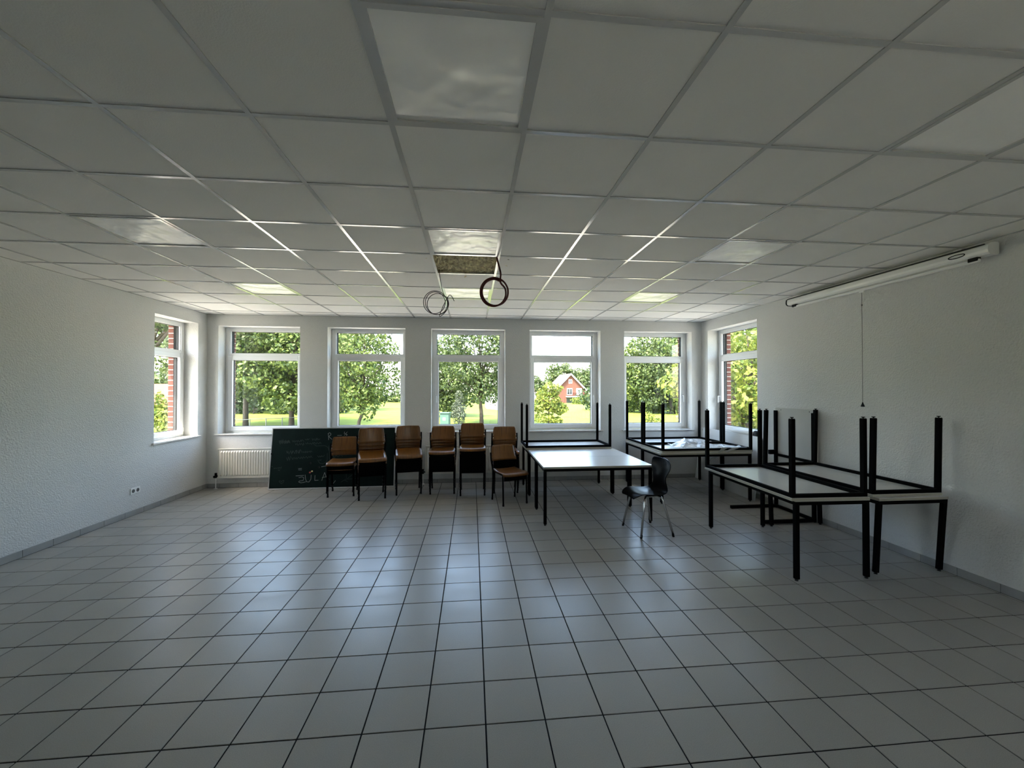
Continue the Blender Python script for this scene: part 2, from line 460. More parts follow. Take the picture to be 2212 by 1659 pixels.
# ------------------------------------------------------------------ ceiling
G = 0.625; GX0, GY0 = 0.249, 1.317
ceiling = tag(empty('ceiling', (0, 0, ZC)), 'suspended ceiling of pale square boards in a white metal grid', 'ceiling', kind='structure')
xs = [XL] + [GX0 + k * G for k in range(-7, 7)] + [XR]
ys = [YF] + [GY0 + k * G for k in range(-5, 10)] + [YB]
LIGHTS = {(-1, 0), (3, 0), (-5, 3), (-1, 3), (3, 3), (-5, 6), (-1, 6), (3, 6)}
HOLE = (-1, 4)
cell_me = MB().box(-G / 2 + 0.004, G / 2 - 0.004, -G / 2 + 0.004, G / 2 - 0.004, 0.004, 0.019).mesh('ceiling_tile', 'ceiling_board')
back_cells = MB()
for a, (x0, x1) in enumerate(zip(xs, xs[1:])):
    for b, (y0, y1) in enumerate(zip(ys, ys[1:])):
        c = (a - 1 - 7, b - 1 - 5)
        if c in LIGHTS or c == HOLE: continue
        if y1 < 1.2: back_cells.box(x0 + 0.004, x1 - 0.004, y0 + 0.004, y1 - 0.004, 0.004, 0.019); continue
        if abs(x1 - x0 - G) < 1e-4 and abs(y1 - y0 - G) < 1e-4: link('ceiling_tile', cell_me, ceiling, ((x0 + x1) / 2, (y0 + y1) / 2, 0))
        else: MB().box(x0 + 0.002, x1 - 0.002, y0 + 0.002, y1 - 0.002, 0.004, 0.019).build('ceiling_tile', 'ceiling_board', ceiling)
tag(back_cells.build('ceiling_tiles_behind', 'ceiling_board', ceiling), kind='stuff')
TW = 0.012
for x in xs[1:-1]:
    MB().box(x - TW, x + TW, YF, YB, -0.001, 0.0035).box(x - 0.001, x + 0.001, YF, YB, 0.0035, 0.035).build('main_runner', 'ceiling_metal', ceiling)
for y in ys[1:-1]:
    m = MB()
    for x0, x1 in zip(xs, xs[1:]): m.box(x0 + (TW if x0 > XL else 0), x1 - (TW if x1 < XR else 0), y - TW, y + TW, -0.0004, 0.0035)
    m.build('cross_runner', 'ceiling_metal', ceiling)
for nm, b in (('edge_trim', (XL, XL + 0.02, YF, YB)), ('edge_trim', (XR - 0.02, XR, YF, YB)), ('edge_trim', (XL + 0.02, XR - 0.02, YB - 0.02, YB))):
    MB().box(*b, -0.0015, 0.003).build(nm, 'ceiling_metal', ceiling)

# recessed light panels
LBL = {(-1, 0): 'large square ceiling light panel nearest the camera, top centre',
       (3, 0): 'square ceiling light panel cut off by the right picture edge',
       (-5, 3): 'square ceiling light panel nearest the left wall in the middle row',
       (-1, 3): 'square ceiling light panel just before the open ceiling hole',
       (3, 3): 'square ceiling light panel in the middle row towards the projection screen',
       (-5, 6): 'small distant ceiling light panel on the left near the windows',
       (-1, 6): 'small distant ceiling light panel behind the hanging cable coils',
       (3, 6): 'small distant ceiling light panel on the right near the windows'}
light_frame = MB()
h = G / 2 - TW
for s in (-1, 1):
    light_frame.box(-h, h, s * h, s * (h - 0.022), -0.004, 0.02)
    light_frame.box(s * h, s * (h - 0.022), -h + 0.022, h - 0.022, -0.004, 0.02)
lf = light_frame.mesh('frame', 'ceiling_metal')
n_ = 24; hh = h - 0.021
grid = [[(-hh + 2 * hh * i / n_, -hh + 2 * hh * j / n_, 0.004) for i in range(n_ + 1)] for j in range(n_ + 1)]
ld = MB().sheet([r[::-1] for r in grid]).mesh('diffuser', 'diffuser', True)
lh = MB().box(-h, h, -h, h, 0.012, 0.06).mesh('housing', 'ceiling_metal')
for c in sorted(LIGHTS):
    t = tag(empty('ceiling_light', (GX0 + (c[0] + 0.5) * G, GY0 + (c[1] + 0.5) * G, ZC)), LBL[c], 'ceiling light', 'recessed ceiling light panels')
    link('frame', lf, t); link('diffuser', ld, t); link('housing', lh, t)

# open cell with mineral wool above it
hx, hy = GX0 - 0.5 * G, GY0 + 4.5 * G
rng = random.Random(4)
gr = []
for j in range(41):
    y = 3.90 + 0.83 * j / 40; row = []
    for i in range(49):
        x = hx - 0.42 + 0.84 * i / 48
        z = ZC + 0.035 + 0.012 * math.sin(9 * x + 31 * y) + 0.014 * math.sin(57 * y + 6 * math.sin(11 * x)) + rng.uniform(-0.014, 0.014)
        row.append((x, y, z))
    gr.append(row)
wool = MB().sheet([r[::-1] for r in gr]).box(hx - 0.42, hx + 0.42, 3.90, 4.73, ZC + 0.12, ZC + 0.22)
fib = random.Random(9)
for k in range(60):
    x, y = hx + fib.uniform(-0.33, 0.33), fib.uniform(3.98, 4.7); z = ZC + 0.032
    a = fib.uniform(-0.5, 0.5)
    wool.tube([(x, y, z + 0.02), (x + 0.03 * math.cos(a), y + 0.02 * a, z - 0.018), (x + 0.07 * math.cos(a), y + 0.04 * a, z + 0.01)], 0.0025, 4)
wool.tube([(hx - 0.02, 4.60, ZC + 0.08), (hx - 0.01, 4.52, ZC + 0.01), (hx, 4.43, ZC - 0.03), (hx - 0.02, 4.40, ZC - 0.045)], 0.004, 5)
tag(wool.build('insulation_batt', 'wool'), 'brown fibrous mineral wool showing in the open ceiling cell', 'insulation')

# ------------------------------------------------------------------ windows
def make_window(name, label, width, handle_side, split=None):
    """local: x along the wall, y outward, z up from the opening's sill; inner frame face at y = 0"""
    w = tag(empty(name), label, 'window', kind='structure')
    H = WZ1 - WZ0; a = width / 2; fr = 0.065; D = 0.07
    zt = 2.232 - WZ0                      # transom centre
    f = MB()
    for s in (-1, 1): f.box(s * a, s * (a - fr), 0, D, 0, H, ch=0.003)
    f.box(-a + fr, a - fr, 0, D, 0, 0.05, ch=0.003); f.box(-a + fr, a - fr, 0, D, H - 0.055, H, ch=0.003)
    f.box(-a + fr, a - fr, 0, D, zt - 0.028, zt + 0.028, ch=0.003)
    f.build('frame', 'upvc', w)
    def ring(nm, x0, x1, z0, z1, t, y0, y1, mt, ch):
        m = MB()
        for p, q in ((x0, x0 + t), (x1 - t, x1)): m.box(p, q, y0, y1, z0, z1, ch=ch)
        m.box(x0 + t, x1 - t, y0, y1, z0, z0 + t, ch=ch); m.box(x0 + t, x1 - t, y0, y1, z1 - t, z1, ch=ch)
        return m.build(nm, mt, w)
    # sloped glazing bead of the fixed light, then the opening sash
    gx, g0, g1 = a - fr, zt + 0.028, H - 0.055
    ring('glazing_bead', -gx, gx, g0, g1, 0.012, 0.012, 0.04, 'upvc', 0.004)
    ring('gasket', -gx + 0.010, gx - 0.010, g0 + 0.010, g1 - 0.010, 0.008, 0.036, 0.062, 'gasket', 0)
    p = MB().box(-gx + 0.012, gx - 0.012, 0.044, 0.049, g0 + 0.012, g1 - 0.012).build('pane', 'pane_glass', w)
    sx, s0, s1 = a - fr + 0.025, 0.028, zt - 0.008
    ring('sash', -sx, sx, s0, s1, 0.075, -0.018, 0.055, 'upvc', 0.006)
    ring('sash_gasket', -sx + 0.073, sx - 0.073, s0 + 0.073, s1 - 0.073, 0.008, 0.026, 0.06, 'gasket', 0)
    MB().box(-sx + 0.075, sx - 0.075, 0.034, 0.039, s0 + 0.075, s1 - 0.075).build('pane', 'pane_glass', w)
    hd = MB(); xh = handle_side * (sx - 0.036); zh = 0.62
    hd.box(xh - 0.014, xh + 0.014, -0.026, -0.018, zh - 0.035, zh + 0.035, ch=0.003)
    hd.tube([(xh, -0.026, zh), (xh, -0.058, zh), (xh, -0.062, zh - 0.012), (xh, -0.060, zh - 0.115)], 0.0095, 8)
    hd.build('handle', 'upvc', w)
    xh = -handle_side * (sx - 0.004)
    for z in (s0 + 0.05, s1 - 0.09): MB().box(xh - 0.008, xh + 0.008, -0.024, -0.004, z, z + 0.06).build('hinge', 'upvc', w)
    for s in (-1, 1): MB().box(s * (a - 0.002), s * (a - 0.085), 0.0705, 0.0835, 0.0, H - 0.03).box(s * (a - 0.0535), s * (a - 0.085), 0.0835, 0.105, 0.0, H - 0.03).build('gap_shade', 'black_steel', w)  # black strips standing in for the shadowed gap between frame and brick
    st = MB(); st.box(-a - 0.045, a + 0.045, -REV - 0.030, 0.0, -0.022, 0.0, ch=0.003)
    st.build('window_sill', 'sill_stone', w)
    so = MB(); so.add([(x, y, z) for x in (-a + 0.05, a - 0.05) for y, z in ((D, -0.01), (D + 0.17, -0.045), (D + 0.17, -0.075), (D, -0.04))],
                      [(0, 1, 5, 4), (1, 2, 6, 5), (2, 3, 7, 6), (3, 0, 4, 7), (0, 3, 2, 1), (4, 5, 6, 7)])
    so.build('outer_sill', 'aluminium', w)
    return w
ORD = ['first', 'second', 'third', 'fourth', 'fifth']
LB = ['white window in the far wall above the chalkboard and radiator, leftmost of five',
      'white window in the far wall showing a leafy tree, second from the left corner',
      'white middle window in the far wall above the tallest chair stacks',
      'white window in the far wall showing the gabled brick house',
      'white window in the far wall nearest the right corner, above the stacked tables']
for k, (a, b) in enumerate(BACK_WIN):
    w = make_window('window_%d' % (k + 1), LB[k], b - a, -1 if k == 2 else 1)
    w.location = ((a + b) / 2, YB + REV, WZ0)
for k, (a, b) in enumerate(FILL_WIN):
    w = make_window('window_%d' % (k + 8), 'added window in the unseen wall behind the camera, for fill light', b - a, 1)
    w.location = ((a + b) / 2, YF - REV, WZ0); w.rotation_euler = (0, 0, R(180))
w = make_window('window_6', 'narrow white window in the left wall beside the corner', LEFT_WIN[1] - LEFT_WIN[0], -1)
w.location = (XL - REV, sum(LEFT_WIN) / 2, WZ0); w.rotation_euler = (0, 0, R(90))
w = make_window('window_7', 'white window in the right wall above the corner tables', RIGHT_WIN[1] - RIGHT_WIN[0], -1)
w.location = (XR + REV, sum(RIGHT_WIN) / 2, WZ0); w.rotation_euler = (0, 0, R(-90))

# ------------------------------------------------------------------ radiators
def radiator(label, x0, x1, z0=0.175, z1=0.655, valve=-1):
    t = tag(empty('radiator', ((x0 + x1) / 2, YB, 0)), label, 'radiator', 'panel radiators under the windows')
    a = (x1 - x0) / 2; yf, yb = -0.095, -0.030
    n = int(round((2 * a - 0.06) / 0.040)); pts = []
    st = (2 * a - 0.05) / n
    xs_ = [-a]
    prof = []
    for k in range(n):
        c = -a + 0.025 + (k + 0.5) * st
        prof += [(c - 0.42 * st, 0.0), (c - 0.18 * st, -0.017), (c + 0.18 * st, -0.017), (c + 0.42 * st, 0.0)]
    prof = [(-a, 0)] + prof + [(a, 0)]
    rows = []
    for z, dz in ((z0, 0), (z0 + 0.03, 0), (z0 + 0.055, 1), (z1 - 0.055, 1), (z1 - 0.03, 0), (z1 - 0.002, 0)):
        rows.append([(x, yf + 0.017 + (y if dz else 0), z) for x, y in prof])
    MB().sheet(rows).box(-a, a, yf + 0.0175, yb, z0, z1 - 0.004).build('front_panel', 'radiator_enamel', t)
    g = MB().box(-a - 0.003, a + 0.003, yf + 0.004, yb, z1 - 0.004, z1 + 0.006, ch=0.002)
    g.build('top_grille', 'radiator_enamel', t)
    for s in (-1, 1):
        MB().box(s * a, s * (a + 0.004), yf + 0.006, yb, z0, z1).build('side_cover', 'radiator_enamel', t)
        x = s * (a - 0.15)
        MB().box(x - 0.015, x + 0.015, yb, -0.002, z0 + 0.05, z1 - 0.05).build('wall_bracket', 'radiator_enamel', t)
    xv = valve * (a + 0.045)
    MB().tube([(valve * (a + 0.004), -0.07, z0 + 0.035), (xv, -0.07, z0 + 0.035)], 0.012, 8).tube([(xv, -0.07, z0 + 0.005), (xv, -0.07, z0 + 0.085)], [0.017, 0.017], 10).disc((xv, -0.07, z0 + 0.03), (0, -1, 0), 0.02, 0.04, 10).build('valve', 'black_plastic', t)
    MB().tube([(xv, -0.07, 0.0), (xv, -0.07, z0 + 0.01)], 0.008, 8).disc((xv, -0.07, 0.0), (0, 0, 1), 0.03, 0.008, 14).build('pipe', 'white_plastic', t)
    return t
radiator('white ribbed radiator in the left corner partly behind the chalkboard', -4.175, -2.82)
radiator('white ribbed radiator half hidden behind the middle chair stacks', -0.80, 0.60)
radiator('white ribbed radiator behind the row of white tables', 0.86, 2.26, valve=1)

# ------------------------------------------------------------------ wall fittings
t = tag(empty('wall_socket', (XL, 5.846, 0.322)), 'white double power socket low on the left wall', 'power socket')
MB().box(0, 0.011, -0.078, 0.078, -0.040, 0.040, ch=0.003).build('cover_frame', 'white_plastic', t)
for s in (-1, 1):
    MB().disc((0.0112, s * 0.036, 0), (1, 0, 0), 0.024, 0.0012, 20).build('socket_well', 'socket_hole', t)
    q = MB()
    for k in (-1, 1): MB().disc((0.0124, s * 0.036 + k * 0.009, 0), (1, 0, 0), 0.0035, 0.001, 8).build('contact', 'black_plastic', t)

# projection screen on the right wall
t = tag(empty('projection_screen', (XR, 4.0, 2.80)), 'rolled-up white projection screen mounted high on the right wall', 'projection screen')
L2 = 1.06
ring = [(-0.062, 0.055), (-0.095, 0.050), (-0.115, 0.035), (-0.120, 0.0), (-0.115, -0.022), (-0.095, -0.036), (-0.062, -0.040), (-0.030, -0.040), (-0.022, -0.03), (-0.022, 0.045), (-0.03, 0.055)]
MB().sheet([[(x, -L2, z) for x, z in ring + ring[:1]], [(x, L2, z) for x, z in ring + ring[:1]]]).build('housing', 'white_plastic', t)
for s in (-1, 1):
    m = MB(); n_ = len(ring); big = [((x + 0.07) * 1.08 - 0.07, z * 1.08) for x, z in ring]
    m.add([(x, s * L2, z) for x, z in big] + [(x, s * (L2 + 0.018), z) for x, z in big],
          [tuple(range(n_)), tuple(range(2 * n_ - 1, n_ - 1, -1))] + [(k, (k + 1) % n_, n_ + (k + 1) % n_, n_ + k) for k in range(n_)])
    m.build('end_cap', 'white_plastic' if s < 0 else 'black_plastic', t)
MB().box(-0.118, -0.108, -L2 + 0.01, L2 - 0.01, 0.043, 0.051).build('seam_strip', 'black_plastic', t)
MB().box(-0.10, -0.072, -L2 + 0.06, L2 - 0.09, -0.078, -0.052, ch=0.006).build('bottom_bar', 'white_plastic', t)
for s in (-1, 1):
    MB().box(-0.106, -0.066, s * (L2 - 0.10) - 0.035, s * (L2 - 0.10) + 0.035, -0.070, -0.038, ch=0.004).build('bar_end', 'black_plastic', t)
lab = MB(); pts = [(-0.1225, -L2 + 0.20 + 0.06 * math.cos(a) , 0.004 + 0.014 * math.sin(a)) for a in [2 * math.pi * k / 24 for k in range(24)]]
lab.tube(pts, 0.004, 6, closed=True); lab.build('oval_badge', 'black_plastic', t)
for s in (-1, 1):
    MB().box(-0.03, 0.0, s * 0.8 - 0.03, s * 0.8 + 0.03, -0.03, 0.09).build('wall_bracket', 'white_plastic', t)
MB().box(-0.092, -0.078, 0.01, 0.07, -0.098, -0.076, ch=0.003).build('pull_hook', 'white_plastic', t)
MB().tube([(-0.085, 0.04, -0.09), (-0.085, 0.04, -1.30)], 0.0022, 6).tube([(-0.085, 0.04, -0.225), (-0.085, 0.04, -0.24)], 0.006, 8).build('pull_cord', 'fence_metal', t)
MB().tube([(-0.085, 0.04, -1.285), (-0.085, 0.04, -1.30), (-0.085, 0.04, -1.328), (-0.085, 0.04, -1.334)], [0.004, 0.008, 0.019, 0.017], 10).build('pull_knob', 'black_plastic', t)

# ------------------------------------------------------------------ cable coils hanging from the open cell
def catmull(P, n=8):
    P = [Vector(p) for p in P]; out = []
    for i in range(len(P) - 1):
        p0, p1, p2, p3 = P[max(i - 1, 0)], P[i], P[i + 1], P[min(i + 2, len(P) - 1)]
        for k in range(n):
            t = k / n
            out.append(0.5 * ((2 * p1) + (p2 - p0) * t + (2 * p0 - 5 * p1 + 4 * p2 - p3) * t * t + (3 * p1 - p0 - 3 * p2 + p3) * t ** 3))
    return out + [P[-1]]
def coil(c, r0, turns, start, a0, seed, tail, wob, tilt=0.0):
    """lead-in from `start`, then loops around c (clockwise as seen by the camera), then a loose tail"""
    g = random.Random(seed); pts = [Vector(p) for p in start]; n = 10
    for k in range(int(turns * n) + 1):
        a = a0 - 2 * math.pi * k / n
        lap = k / n
        dx, dz = wob * math.sin(2.1 * lap + seed), wob * math.cos(1.7 * lap + 2 * seed)
        rr = r0 * (1 + 0.05 * math.sin(3.3 * lap + seed))
        x, z = rr * math.cos(a), rr * 1.05 * math.sin(a)
        pts.append(Vector((c[0] + dx + x, c[1] + 0.02 * (lap / turns - 0.5) + tilt * z, c[2] + dz * 0.6 + z)))
    return catmull(pts + [Vector(p) for p in tail])
p_ = coil((-0.372, 4.30, 2.548), 0.112, 3.3, [(-0.352, 4.425, ZC + 0.05), (-0.345, 4.41, ZC - 0.02), (-0.318, 4.36, 2.72), (-0.285, 4.31, 2.63)], 0.55, 2, [(-0.24, 4.29, 2.63), (-0.185, 4.30, 2.575)], 0.016)
m = MB().tube(p_, 0.0036, 6)
tag(m.build('cable_coil', 'cable_black', smooth=True), 'thin black cable coil hanging left below the ceiling hole', 'cable coil')
p_ = coil((0.205, 3.86, 2.572), 0.124, 2.0, [(0.230, 3.86, ZC + 0.05), (0.238, 3.862, ZC - 0.02), (0.268, 3.86, 2.76)], 0.95, 5, [], 0.008)
m = MB().tube(p_, 0.0088, 8)
tag(m.build('conduit_coil', 'conduit_red', smooth=True), 'thick dark red conduit coil hanging right below the ceiling hole', 'cable coil')

# ------------------------------------------------------------------ chalkboard with chalk marks
BW, BH = 2.02, 1.005
bo = Vector((-3.322, 7.060, 0.004)); be = Vector((-3.322 + 2.0, 7.085, 0.004))
bx = (be - bo).normalized()
topy = 7.205
lean = math.asin((topy - 7.060) / BH)
bz = Vector((-bx.y * math.sin(lean), bx.x * math.sin(lean), math.cos(lean))).normalized()
by = bz.cross(bx)
board = tag(empty('chalkboard'), 'dark green chalkboard with chalk writing leaning under the windows', 'chalkboard')
board.matrix_world = Matrix(((bx.x, by.x, bz.x, bo.x), (bx.y, by.y, bz.y, bo.y), (bx.z, by.z, bz.z, bo.z), (0, 0, 0, 1)))
MB().box(0.014, BW - 0.014, 0.0, 0.016, 0.014, BH - 0.014).build('writing_surface', 'chalkboard', board)
fr = MB()
fr.box(0, 0.016, -0.004, 0.02, 0, BH, ch=0.003); fr.box(BW - 0.016, BW, -0.004, 0.02, 0, BH, ch=0.003)
fr.box(0.016, BW - 0.016, -0.004, 0.02, 0, 0.016, ch=0.003); fr.box(0.016, BW - 0.016, -0.004, 0.02, BH - 0.016, BH, ch=0.003)
fr.build('frame', 'aluminium', board)
def strokes(name, material, lines, w):
    m = MB()
    for ln in lines:
        pts = [Vector((x, 0, z)) for x, z in ln]
        for a, b in zip(pts, pts[1:]):
            d = (b - a); L = d.length
            if L < 1e-5: continue
            d /= L; n = Vector((-d.z, 0, d.x)) * w / 2; a2, b2 = a - d * w * 0.3, b + d * w * 0.3
            m.add([(p.x, -0.0012, p.z) for p in (a2 + n, a2 - n, b2 - n, b2 + n)], [(0, 1, 2, 3)])
    return m.build(name, material, board)
# coordinates measured on the board (px of a 2212 px enlargement, board 80..2212 wide, 150..1440 high)
def bp(x, y):
    t = (y - 150) / (1435 - 150)
    xl = 175 - 95 * t
    return ((x - xl) / 1190.0, BH - t * BH)
def P(*xy): return [bp(xy[i], xy[i + 1]) for i in range(0, len(xy), 2)]
def curve(f, n=14): return [f(k / n) for k in range(n + 1)]
for glyph in (
    [P(1240, 280, 1245, 350, 1245, 415), P(1235, 285, 1265, 262, 1290, 280, 1290, 310, 1248, 345, 1305, 405)],
    [P(1330, 395, 1332, 500), P(1330, 420, 1348, 430, 1355, 400), P(1370, 385, 1390, 415, 1400, 395, 1420, 420)],
    [P(1560, 245, 1548, 285, 1570, 285), P(1610, 250, 1550, 325), P(1585, 300, 1605, 300, 1585, 325, 1610, 320)], [P(1415, 325, 1500, 322)],
    [P(1090, 985, 1220, 960)],
    [P(605, 1163, 755, 1155), P(660, 1200, 720, 1185, 755, 1205, 740, 1260, 670, 1270, 655, 1290, 700, 1310, 790, 1290)],
    [P(780, 1145, 785, 1230, 805, 1290, 850, 1295, 885, 1240, 893, 1150)], [P(965, 1160, 958, 1265, 1025, 1262)],
    [P(1090, 1270, 1150, 1105, 1195, 1262), P(1100, 1210, 1175, 1195)], [P(1345, 1075, 1305, 1140)], [P(1350, 1280, 1305, 1340)],
    [P(655, 1015, 718, 1010), P(655, 1040, 718, 1040)],
): strokes('chalk_mark', 'chalk', glyph, 0.006)
rg = random.Random(7)
lines = []
def scribble(x0, y0, x1, y1, n, amp):
    pts = []
    for k in range(n):
        f = k / (n - 1)
        pts += [x0 + (x1 - x0) * f + rg.uniform(-12, 12), y0 + (y1 - y0) * f + (amp if k % 2 else -amp) * rg.uniform(0.4, 1)]
    lines.append(P(*pts))
scribble(300, 440, 500, 440, 22, 42); scribble(310, 470, 490, 450, 16, 30); scribble(555, 435, 760, 430, 12, 26)
scribble(800, 400, 880, 400, 5, 20); scribble(915, 400, 1085, 405, 9, 28); scribble(610, 500, 780, 495, 10, 32); scribble(800, 490, 1090, 480, 14, 20)
scribble(440, 670, 720, 650, 18, 45); scribble(740, 670, 915, 660, 12, 18); scribble(440, 810, 520, 780, 5, 50); scribble(530, 800, 920, 770, 18, 26)
scribble(1020, 765, 1150, 760, 9, 18); scribble(1025, 845, 1100, 840, 5, 8); scribble(190, 1000, 350, 985, 9, 16); scribble(1310, 790, 1500, 760, 6, 30)
lines += [P(960, 510, 1010, 545, 1080, 540, 1170, 540, 1225, 575, 1250, 660, 1245, 800, 1265, 860), P(1245, 540, 1250, 640),
          P(1030, 860, 1060, 910, 1120, 920, 1180, 890, 1205, 840, 1210, 700), P(150, 950, 175, 965), P(275, 1030, 295, 1050, 310, 1030),
          P(335, 1320, 292, 1275, 300, 1255, 325, 1262, 335, 1285, 350, 1255, 380, 1248, 375, 1285, 335, 1320),
          P(1500, 1070, 1530, 1095, 1540, 1060, 1560, 1070, 1560, 1230), P(1580, 1240, 1780, 1080), P(1460, 1310, 1520, 1270, 1580, 1310), P(1530, 1255, 1780, 1245),
          P(1680, 1100, 1760, 1180), P(1700, 1190, 1790, 1090), P(1210, 1130, 1205, 1200, 1240, 1260)]
for ln in lines: strokes('faint_chalk_mark', 'chalk_faint', [ln], 0.007)
def magnet(nm, label, material, px, py, r, hgt=0.009, ring_=False):
    x, z = bp(px, py)
    p = board.matrix_world @ Vector((x, 0, z))
    m = MB().disc((0, 0, 0), (0, -1, 0), r, hgt, 14)
    m.disc((0, -hgt, 0), (0, -1, 0), r * 0.8, 0.002, 14)
    o = m.build('board_magnet', material); o.matrix_world = Matrix.Translation(p) @ board.matrix_world.to_3x3().to_4x4()
    tag(o, label, 'magnet', 'magnets on the chalkboard')
bpy.context.view_layer.update()
magnet('m', 'small red round magnet on the chalkboard touching a yellowish one', 'magnet_red', 872, 1097, 0.013)
magnet('m', 'small yellowish round magnet on the chalkboard above the red one', 'magnet_cream', 912, 1073, 0.013)
magnet('m', 'black round magnet above the red and yellowish magnets', 'black_plastic', 880, 905, 0.017)
magnet('m', 'black round magnet at the left end of a chalk line', 'black_plastic', 1042, 995, 0.016)
magnet('m', 'black round magnet at the left edge of the chalkboard', 'black_plastic', 165, 695, 0.016)

# ------------------------------------------------------------------ school tables
LEG = 0.035; TT = 0.025
def make_table(L, D, Ht, legshift=None, legs=((-1, -1), (1, -1), (1, 1), (-1, 1)), under='laminate_under'):
    """upright table, long side along x, origin on the floor under its centre"""
    t = empty('school_table')
    a, b, zt = L / 2, D / 2, Ht - TT
    top = MB()
    top.box(-a, a, -b, b, zt, Ht, ch=0.002)
    for f, v in enumerate(top.f):
        q = [top.v[i] for i in v]; n = (Vector(q[1]) - Vector(q[0])).cross(Vector(q[2]) - Vector(q[0])).normalized()
        top.m[f] = 0 if n.z > 0.5 else (2 if n.z < -0.5 else 1)
    top.build('tabletop', ['laminate', 'table_edge', under], t)
    rh = 0.032; i = 0.004
    for s in (-1, 1):
        MB().box(-a + i + LEG, a - i - LEG, s * (b - i) , s * (b - i - 0.026), zt - rh, zt).build('rail', 'black_steel', t)
        MB().box(s * (a - i), s * (a - i - 0.026), -b + i + LEG, b - i - LEG, zt - rh, zt).build('rail', 'black_steel', t)
    h = LEG / 2
    for sx, sy in legs:
        x, y = sx * (a - i - h), sy * (b - i - h)
        ls = (legshift or {}).get(sx, (0, 0))
        lg = MB().bar((x + ls[0], y + ls[1], 0.018), (x, y, zt), LEG, LEG).build('leg', 'black_steel', t)
        cx, cy = x + ls[0], y + ls[1]
        MB().disc((cx, cy, 0.0), (0, 0, 1), 0.014, 0.007, 12).disc((cx, cy, 0.007), (0, 0, 1), 0.006, 0.008, 8).box(cx - h * 0.9, cx + h * 0.9, cy - h * 0.9, cy + h * 0.9, 0.014, 0.020).build('foot', 'black_plastic', lg)
    return t
def put(t, label, x, y, z=0.0, rz=0.0, flip=False, Ht=0.71, group=None):
    t.location = (x, y, z + (Ht if flip else 0)); t.rotation_euler = (R(180) if flip else 0, 0, rz)
    tag(t, label, 'table', group)
    return t
proto = make_table(1.372, 0.70, 0.71)
GA, GB, GC = 'tables in the middle row', 'tables in the right corner', 'tables along the right wall'
put(proto, 'white school table standing upright in front with the black chair at its corner', 1.549, 5.250, group=GA)
put(copy_tree(proto), 'white school table between the front table and the upturned one, its top flush', 1.549, 5.955, group=GA)
put(copy_tree(proto), 'lower table under the upturned table below the house window', 1.545, 6.665, group=GA)
put(copy_tree(proto), 'upturned table with legs in the air below the house window', 1.515, 6.650, 0.711, flip=True, group=GA)
pD = make_table(1.400, 0.70, 0.725)
put(pD, 'lower table of the front pair in the right corner, under crumpled film', 3.405, 6.010, Ht=0.725, group=GB)
put(copy_tree(pD), 'upturned table with clear plastic film lying in its frame', 3.440, 6.040, 0.726, flip=True, Ht=0.725, group=GB)
put(copy_tree(pD), 'lower table tight against the window wall in the right corner', 3.425, 6.730, Ht=0.725, group=GB)
put(copy_tree(pD), 'upturned table tight against the window wall in the right corner', 3.440, 6.760, 0.726, flip=True, Ht=0.725, group=GB)
pN = make_table(1.372, 0.690, 0.71)
put(pN, 'lower table of the nearest pair on the right, legs on floor', 3.140, 3.961, rz=R(88.6), group=GC)
put(copy_tree(pN), 'nearest upturned table on the right with four black legs up', 3.056, 3.896, 0.711, rz=R(88.3), flip=True, group=GC)
pW = make_table(1.372, 0.680, 0.705, legshift={-1: (0.085, -0.052), 1: (0.03, -0.045)})
put(pW, 'lower table with slanting legs against the right wall', 3.875, 3.935, rz=R(90), Ht=0.705, group=GC)
pW2 = make_table(1.372, 0.690, 0.71, legshift={-1: (0.0, 0.018), 1: (0, 0.018)})
put(pW2, 'upturned table nearest the right wall, beside the nearest upturned one', 3.848, 3.966, 0.706, rz=R(90), flip=True, group=GC)

# table stood on its short end against the wall, upper legs missing
t = tag(empty('school_table', (4.262, 5.03, 0.0)), 'table standing on its short end against the right wall', 'table', GC)
MB().box(-0.012, 0.012, -0.345, 0.345, 0.0, 1.395, ch=0.002).build('tabletop', ['laminate_grey'], t)
for s in (-1, 1):
    MB().box(-0.045, -0.012, s * 0.338, s * 0.300, 0.002, 1.355).build('rail', 'black_steel', t)
    MB().box(-0.700, -0.045, s * 0.338, s * 0.300, 0.006, 0.044).build('leg', 'black_steel', t)
MB().box(-0.045, -0.012, -0.300, 0.300, 0.010, 0.046).build('rail', 'black_steel', t)
MB().box(-0.045, -0.012, -0.300, 0.300, 0.725, 0.757).build('cross_bar', 'black_steel', t)
MB().box(-0.13, -0.045, 0.300, 0.338, 0.745, 0.805).build('bracket', 'black_steel', t)
for s in (-1, 1): MB().disc((-0.012, s * 0.24, 1.365), (-1, 0, 0), 0.006, 0.002, 10).build('screw', 'black_plastic', t)

# big white panel leaning on the wall under the right window
t = tag(empty('white_panel', (4.145, 6.47, 0.0)), 'large white panel leaning against the right wall under the window', 'panel')
t.rotation_euler = (0, R(7.6), 0)
MB().box(-0.009, 0.009, -0.80, 0.80, 0.003, 0.945, ch=0.002).build('panel_sheet', 'white_board', t)
MB().disc((-0.009, 0.74, 0.90), (-1, 0, 0), 0.007, 0.002, 10).build('screw_hole', 'black_plastic', t)

